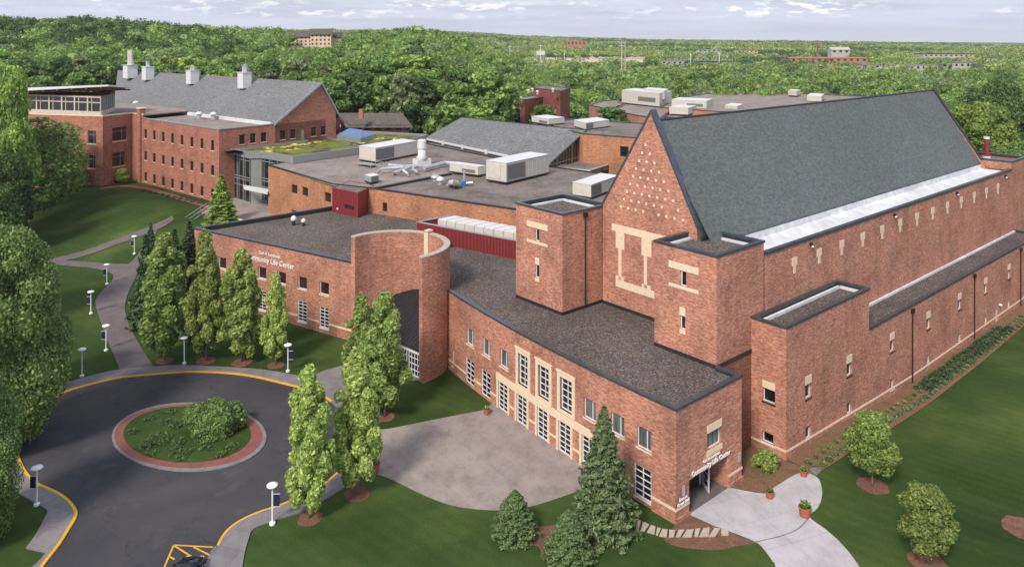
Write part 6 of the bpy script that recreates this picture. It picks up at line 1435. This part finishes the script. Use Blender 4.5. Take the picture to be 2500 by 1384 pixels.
# arched brick building
t, P, z1 = boxhouse('arched_brick_building', 'dark red brick building with a tall arched opening and flat roof', 'building', (1281, 345), (1246, 340), (1352, 330), 3, 243, 'brick_dark', 'membrane_light', 0, None)
c, l = Vector(P[0]), Vector(P[3]); pf = Plane([c, l], 1); q = MB(); m = pf.L*.52; hw = pf.L*.20; pp = [(m-hw, z1-14), (m+hw, z1-14), (m+hw, z1-5)]+[(m+hw*math.cos(a), z1-5+hw*math.sin(a)*1.2) for a in [math.pi*i/10 for i in range(1, 10)]]+[(m-hw, z1-5)]; q.face(*[pf.p(s, z, -.05) for s, z in pp]); k_ = len(pp); q.face(*[pf.p(s, z, .2) for s, z in reversed(pp)])
for i in range(k_): q.face(pf.p(*pp[i], -.05), pf.p(*pp[(i+1) % k_], -.05), pf.p(*pp[(i+1) % k_], .2), pf.p(*pp[i], .2))
q.build('arch', M['glass'], t)
t2, P2, z2 = boxhouse('arched_brick_building', 'taller dark red brick block with chimney like end wall right of the arched one', 'building', (1368, 345), (1300, 330), (1391, 330), 3, 222, 'brick_dark', 'membrane', 0, [('f', 3, (13, ), 1.4, 2.2)])
for i, (px, py) in enumerate(((1290, 222), (1300, 219), (1312, 225), (1350, 219), (1262, 240), (1272, 240))):
    x, y, z = at(px, py+4, z2 if i < 4 else z1); t = thing('roof_vent', 'small white vent on the dark brick roof', 'roof vent', (x, y, z), 'small white vents on the dark brick roofs'); q = MB(); q.lathe(x, y, [(z-.3, .3), (z+.5, .3), (z+.6, .6), (z+1.0, .5), (z+1.2, .1)], 10); q.build('hood', M['unit_white'], t)
# flat roofed complex
ZF = 12.0
def flat(label, pts, zt, zb, mat, roofm='membrane_light', cp='coping', name='flat_roof_building', extra=None):
    P = ccw([at(*p, zt)[:2] for p in pts]); c = np.mean(np.array(P), 0); t = thing(name, label, 'building', (c[0], c[1], max(zb, gz(*c)-1)))
    q = MB()
    for i in range(len(P)): a, b = P[i], P[(i+1) % len(P)]; q.face((*a, zb), (*b, zb), (*b, zt-.1), (*a, zt-.1))
    q.build('wall', M[mat], t); roof(t, P, zt-.4, roofm); q = MB(); ring(q, P, .6, .12, zt-.35, zt); q.build('coping', M[cp], t); return t, P
flat('low red brick wing at the left of the flat roofed complex', [(1438, 256), (1500, 268), (1524, 256), (1508, 243), (1470, 246)], 11, -2, 'pink_brick')
t, P = flat('red brick block with a dark window strip under the cream rooftop plant room', [(1500, 270), (1500, 260), (1528, 252), (1612, 262), (1640, 266), (1612, 288), (1560, 282)], 11, -2, 'pink_brick')
pw = Plane([at(1500, 270, 11)[:2], at(1612, 288, 11)[:2]], -1)
q = MB(); slab(q, pw, 1, pw.L-1, 5.2, 6.4, -.05, .1); q.build('window', M['glass'], t); q = MB(); slab(q, pw, 0, pw.L, 6.5, 7.0, -.12, .1); slab(q, pw, 0, pw.L, 4.4, 5.1, -.12, .1); q.build('stone_band', M['unit_cream'], t)
t, P = flat('long brown roofed brick building at the back of the flat complex', [(1610, 262), (1660, 238), (1740, 226), (1960, 229), (2140, 236), (2090, 262), (1760, 272)], 12, -2, 'pink_brick')
flat('red brick strip wall and lower roof in front of the long brown roof', [(1600, 285), (1620, 262), (1850, 268), (2040, 262), (1990, 275), (1800, 290)], 10, -2, 'pink_brick')
for lab, C, L, R_, z0, yt in (('large cream plant room with louvres on the flat complex', (1610, 262), (1518, 252), (1640, 256), 11, 228), ('stepped cream plant room upper box', (1622, 245), (1572, 240), (1632, 240), 14, 222), ('long low cream plant box right of the plant room', (1725, 268), (1640, 264), (1740, 262), 11, 247), ('small cream box above the hall ridge on the flat complex', (1680, 282), (1634, 280), (1700, 276), 10, 264),
        ('cream rooftop unit at the middle of the long brown roof', (1800, 276), (1770, 273), (1815, 270), 10, 260), ('cream rooftop unit on the right of the long brown roof', (1945, 236), (1924, 234), (1955, 233), 12, 223), ('grey plant box at the right end of the long roof', (2005, 250), (1970, 248), (2012, 243), 11.6, 236)):
    ahu('plant_box', lab, C, L, R_, z0, yt, door=False, hood='plant room' in lab, cat='plant room', group='cream plant boxes on the flat complex', seams_=2)
flat('small pink flat house among trees beyond the complex', [(1896, 200), (1925, 204), (1940, 198), (1915, 194)], 9, 0, 'tan_wall', 'unit_white', name='far_building'); flat('little tan block beside the tall mast', [(2000, 208), (2025, 211), (2032, 205), (2010, 203)], 8, 0, 'tan_wall', 'unit_white', name='far_building')
# far buildings among the woods
def farb(label, px0, px1, ybase, ytop, Y, mat, roofm, n=6, rows=2, depth=.5, rh=0, name='far_building', zb=None):
    x0, x1 = (px0-1250)/F*Y, (px1-1250)/F*Y; zb_ = zat(Y, ybase); z1_ = zat(Y, ytop); t = thing(name, label, 'building', ((x0+x1)/2, Y, min(zb_, gz((x0+x1)/2, Y)))); D = (x1-x0)*depth
    pf = Plane([(x0, Y), (x1, Y)], -1); ops = []
    hh = (z1_-zb_)/rows
    for i in range(n):
        for j in range(rows): s = pf.L*(i+.5)/n; ops.append((s-pf.L/n*.22, s+pf.L/n*.22, zb_+hh*(j+.3), zb_+hh*(j+.78)))
    q = MB(); wall(q, pf, zb_-12, z1_, ops, .5); wall(q, Plane([(x1, Y), (x1, Y+D)], -1), zb_-12, z1_); wall(q, Plane([(x0, Y), (x0, Y+D)], 1), zb_-12, z1_); wall(q, Plane([(x0, Y+D), (x1, Y+D)], 1), zb_-12, z1_)
    if rh: q.face((x0, Y, z1_), (x0, Y+D, z1_), (x0, Y+D/2, z1_+rh)); q.face((x1, Y, z1_), (x1, Y+D, z1_), (x1, Y+D/2, z1_+rh))
    q.build('wall', M[mat], t)
    for o in ops: g = MB(); slab(g, pf, o[0], o[1], o[2], o[3], .4, .5); g.build('window', M['glass_brown'], t)
    q = MB()
    if rh: q.hexa([(x0-1, Y-1, z1_-.5), (x1+1, Y-1, z1_-.5), (x1+1, Y+D/2, z1_+rh), (x0-1, Y+D/2, z1_+rh), (x0-1, Y-1, z1_), (x1+1, Y-1, z1_), (x1+1, Y+D/2, z1_+rh+.5), (x0-1, Y+D/2, z1_+rh+.5)])
    else: q.prism([(x0-.5, Y-.5), (x1+.5, Y-.5), (x1+.5, Y+D+.5), (x0-.5, Y+D+.5)], z1_, z1_+.8)
    q.build('roof', M[roofm], t); return t
farb('tan apartment block with brown roof on the wooded hill, left part', 700, 762, 113, 90, 560, 'tan_wall', 'shingle_brown', 6, 3, .3, 3, 'apartment_block')
farb('tallest tan apartment block with brown roof on the wooded hill', 758, 808, 113, 84, 556, 'tan_wall', 'shingle_brown', 5, 3, .3, 3.5, 'apartment_block'); farb('tan apartment block at the right end on the wooded hill', 806, 832, 113, 91, 562, 'tan_wall', 'shingle_dark', 3, 3, .5, 3, 'apartment_block')
farb('low orange brick building on the far horizon', 1384, 1430, 112, 101, 1700, 'pink_brick', 'pink_brick', 5, 1); farb('long low red roofed building behind the tall mast', 1930, 2118, 152, 143, 1050, 'pink_brick', 'pink_brick', 12, 1, .4)
farb('white low shed right of the tall mast', 2105, 2180, 168, 158, 900, 'pale_wall', 'membrane_light', 5, 1); farb('long dark roofed hall near the right horizon', 2255, 2378, 140, 133, 1150, 'pale_wall', 'siding_maroon', 10, 1, .3); farb('white building behind trees at the right', 2180, 2290, 172, 160, 850, 'pale_wall', 'membrane_light', 8, 1, .3); farb('white building with small red end near the right edge', 2300, 2385, 166, 154, 900, 'pale_wall', 'membrane_light', 6, 1, .3)
farb('white gabled house in the sunlit woods', 2030, 2075, 132, 122, 1300, 'pale_wall', 'pale_wall', 3, 1, .5, 4); farb('pale houses on the far ridge', 1958, 1995, 108, 102, 3300, 'pale_wall', 'membrane_light', 4, 1); farb('pale industrial shed on the middle horizon', 1212, 1255, 91, 86, 3300, 'pale_wall', 'membrane_light', 4, 1, .4); farb('pale shed beside the sandy yard', 1615, 1680, 158, 150, 1050, 'pale_wall', 'membrane_light', 5, 1, .4)
for a_ in (('pale flat shed among the far trees at middle right', 1705, 1760, 127, 122, 1500, 'pale_wall', 'membrane_light', 5, 1), ('tan warehouse left of the far playing field', 1800, 1850, 130, 124, 1480, 'tan_wall', 'shingle_brown', 5, 1), ('two pale blocks under the left horizon trees', 1110, 1150, 104, 99, 1500, 'pale_wall', 'membrane_light', 4, 1), ('brown roofed row right of the twin poles', 1560, 1600, 118, 113, 1900, 'tan_wall', 'shingle_brown', 4, 1), ('white house low in the trees at the far right', 2400, 2440, 150, 143, 1100, 'pale_wall', 'shingle_dark', 3, 1), ('red brick school block on the right middle ground', 2130, 2180, 150, 143, 1180, 'pink_brick', 'membrane', 4, 1)):
    farb(*a_)
def patch(name, px0, px1, y0, y1, mat, wob=.3):
    q = MB(); nx, ny = 40, 6; G_ = []; rr = random.Random(px0)
    def drop(px, py):
        z = 0.
        for _ in range(30): p = at(px, py, z); z = .5*z+.5*(gz(p[0], p[1])+.8)
        return at(px, py, z)
    h_ = y1-y0; top = [y0+h_*wob*rr.random() for _ in range(nx+1)]; bot = [y1-h_*wob*rr.random() for _ in range(nx+1)]
    for i in range(nx+1): G_.append([drop(px0+(px1-px0)*i/nx, bot[i]+(top[i]-bot[i])*j/ny) for j in range(ny+1)])
    for i in range(nx):
        for j in range(ny): q.face(G_[i][j], G_[i+1][j], G_[i+1][j+1], G_[i][j+1])
    o = q.build(name, M[mat]); struct(o)
patch('yard', 1235, 1575, 137, 158, 'sand'); patch('car_park', 1605, 1790, 145, 151, 'sidewalk'); patch('field', 1610, 1830, 151, 163, 'grass_bright'); patch('yard', 2150, 2400, 165, 175, 'sand'); patch('field', 1280, 1500, 121, 126, 'grass_bright'); patch('field', 1700, 1900, 133, 138, 'grass_bright'); patch('field', 2150, 2330, 146, 151, 'grass_bright'); patch('field', 1850, 1990, 117, 120, 'grass_bright'); patch('field', 1120, 1240, 118, 122, 'grass_bright'); patch('far_road', 2010, 2110, 180, 184, 'sidewalk')
def mast(px, ybase, ytop, Y, label, r=.5, red=False, arms=0, mat='bark_pale', name='utility_pole', cat='pole', grp=None):
    x = (px-1250)/F*Y; z0, z1 = zat(Y, ybase), zat(Y, ytop); t = thing(name, label, cat, (x, Y, min(z0, gz(x, Y))), grp); q = MB(); q.cyl(x, Y, min(z0, gz(x, Y))-1, z1 if not red else z1-(z1-z0)*.3, r, r*.7, 8); q.build('pole', M[mat], t)
    if red: q = MB(); q.cyl(x, Y, z1-(z1-z0)*.3, z1, r*.7, r*.3, 8); q.build('tip', M['red_light'], t)
    for i in range(arms): q = MB(); z = z1-(z1-z0)*(.05+.1*i); q.box((x, Y, z), ((z1-z0)*.22, r, r)); q.build('crossarm', M[mat], t)
    return t
mast(1518, 180, 100, 640, 'tall twin pole left of the far pines, left pole', .5, arms=2, mat='unit_cream'); mast(1526, 180, 104, 645, 'tall twin pole left of the far pines, right pole', .5, mat='unit_cream'); mast(1996, 200, 98, 620, 'tall lattice mast with a red tip', .8, red=True, arms=1)
mast(1985, 198, 158, 560, 'short wooden pole just left of the red tipped mast', .4, arms=2); mast(2019, 200, 160, 560, 'short wooden pole just right of the red tipped mast', .4, arms=2); mast(1756, 165, 130, 800, 'pale floodlight pole by the far field', .4, mat='lamp_white', arms=1); mast(1686, 162, 132, 800, 'thin pale light pole at the far car park', .35, mat='lamp_white', arms=1)
mast(1320, 150, 110, 900, 'street light pole at the sandy yard', .35, mat='lamp_white', arms=1); mast(1245, 150, 112, 900, 'street light pole left of the sandy yard', .35, mat='lamp_white', arms=1); mast(1378, 152, 122, 900, 'thin pole in the middle of the sandy yard', .35, mat='lamp_white')
bb = thing('billboard', 'pale billboard on two posts over the sandy yard', 'billboard', ((1320-1250)/F*880, 880, zat(880, 146))); q = MB(); q.box(((1320-1250)/F*880, 880, zat(880, 130)), (10, .5, 5)); q.build('panel', M['unit_white'], bb); q = MB()
for d in (-3, 3): q.cyl((1320-1250)/F*880+d, 880, zat(880, 150), zat(880, 132), .3)
q.build('post', M['galv'], bb)
car0 = make_car(0, 0, 0, 0, 'unit_white', 'x', detail=False)
cars = []
for i in range(22):
    px = 1612+i*8.4+rng.uniform(-1.5, 1.5); Y = 1120; x = (px-1250)/F*Y; cars.append((x, Y, zat(Y, 147)))
for i, (x, Y, z) in enumerate(cars):
    o = car0 if i == 0 else copy_tree(car0); o.location = (x, Y, z+.3); o.rotation_euler = (0, 0, rad(90)); o['label'] = 'pale parked car in the row at the far car park'; o['category'] = 'car'; o['group'] = 'cars in the far car park'

# thin summer haze
q = MB(); q.box((0, 4400, 48), (16000, 9600, 180)); hz = q.build('haze', bpy.data.materials.new('haze')); hz['kind'] = 'stuff'; hm = hz.data.materials[0]; hm.use_nodes = True; ht = hm.node_tree
for n_ in list(ht.nodes):
    if n_.type == 'BSDF_PRINCIPLED': ht.nodes.remove(n_)
pv_ = ht.nodes.new('ShaderNodeVolumePrincipled'); pv_.inputs['Color'].default_value = (.86, .90, 1, 1); pv_.inputs['Density'].default_value = .00006; pv_.inputs['Anisotropy'].default_value = .2
ht.links.new(pv_.outputs[0], ht.nodes['Material Output'].inputs['Volume'])
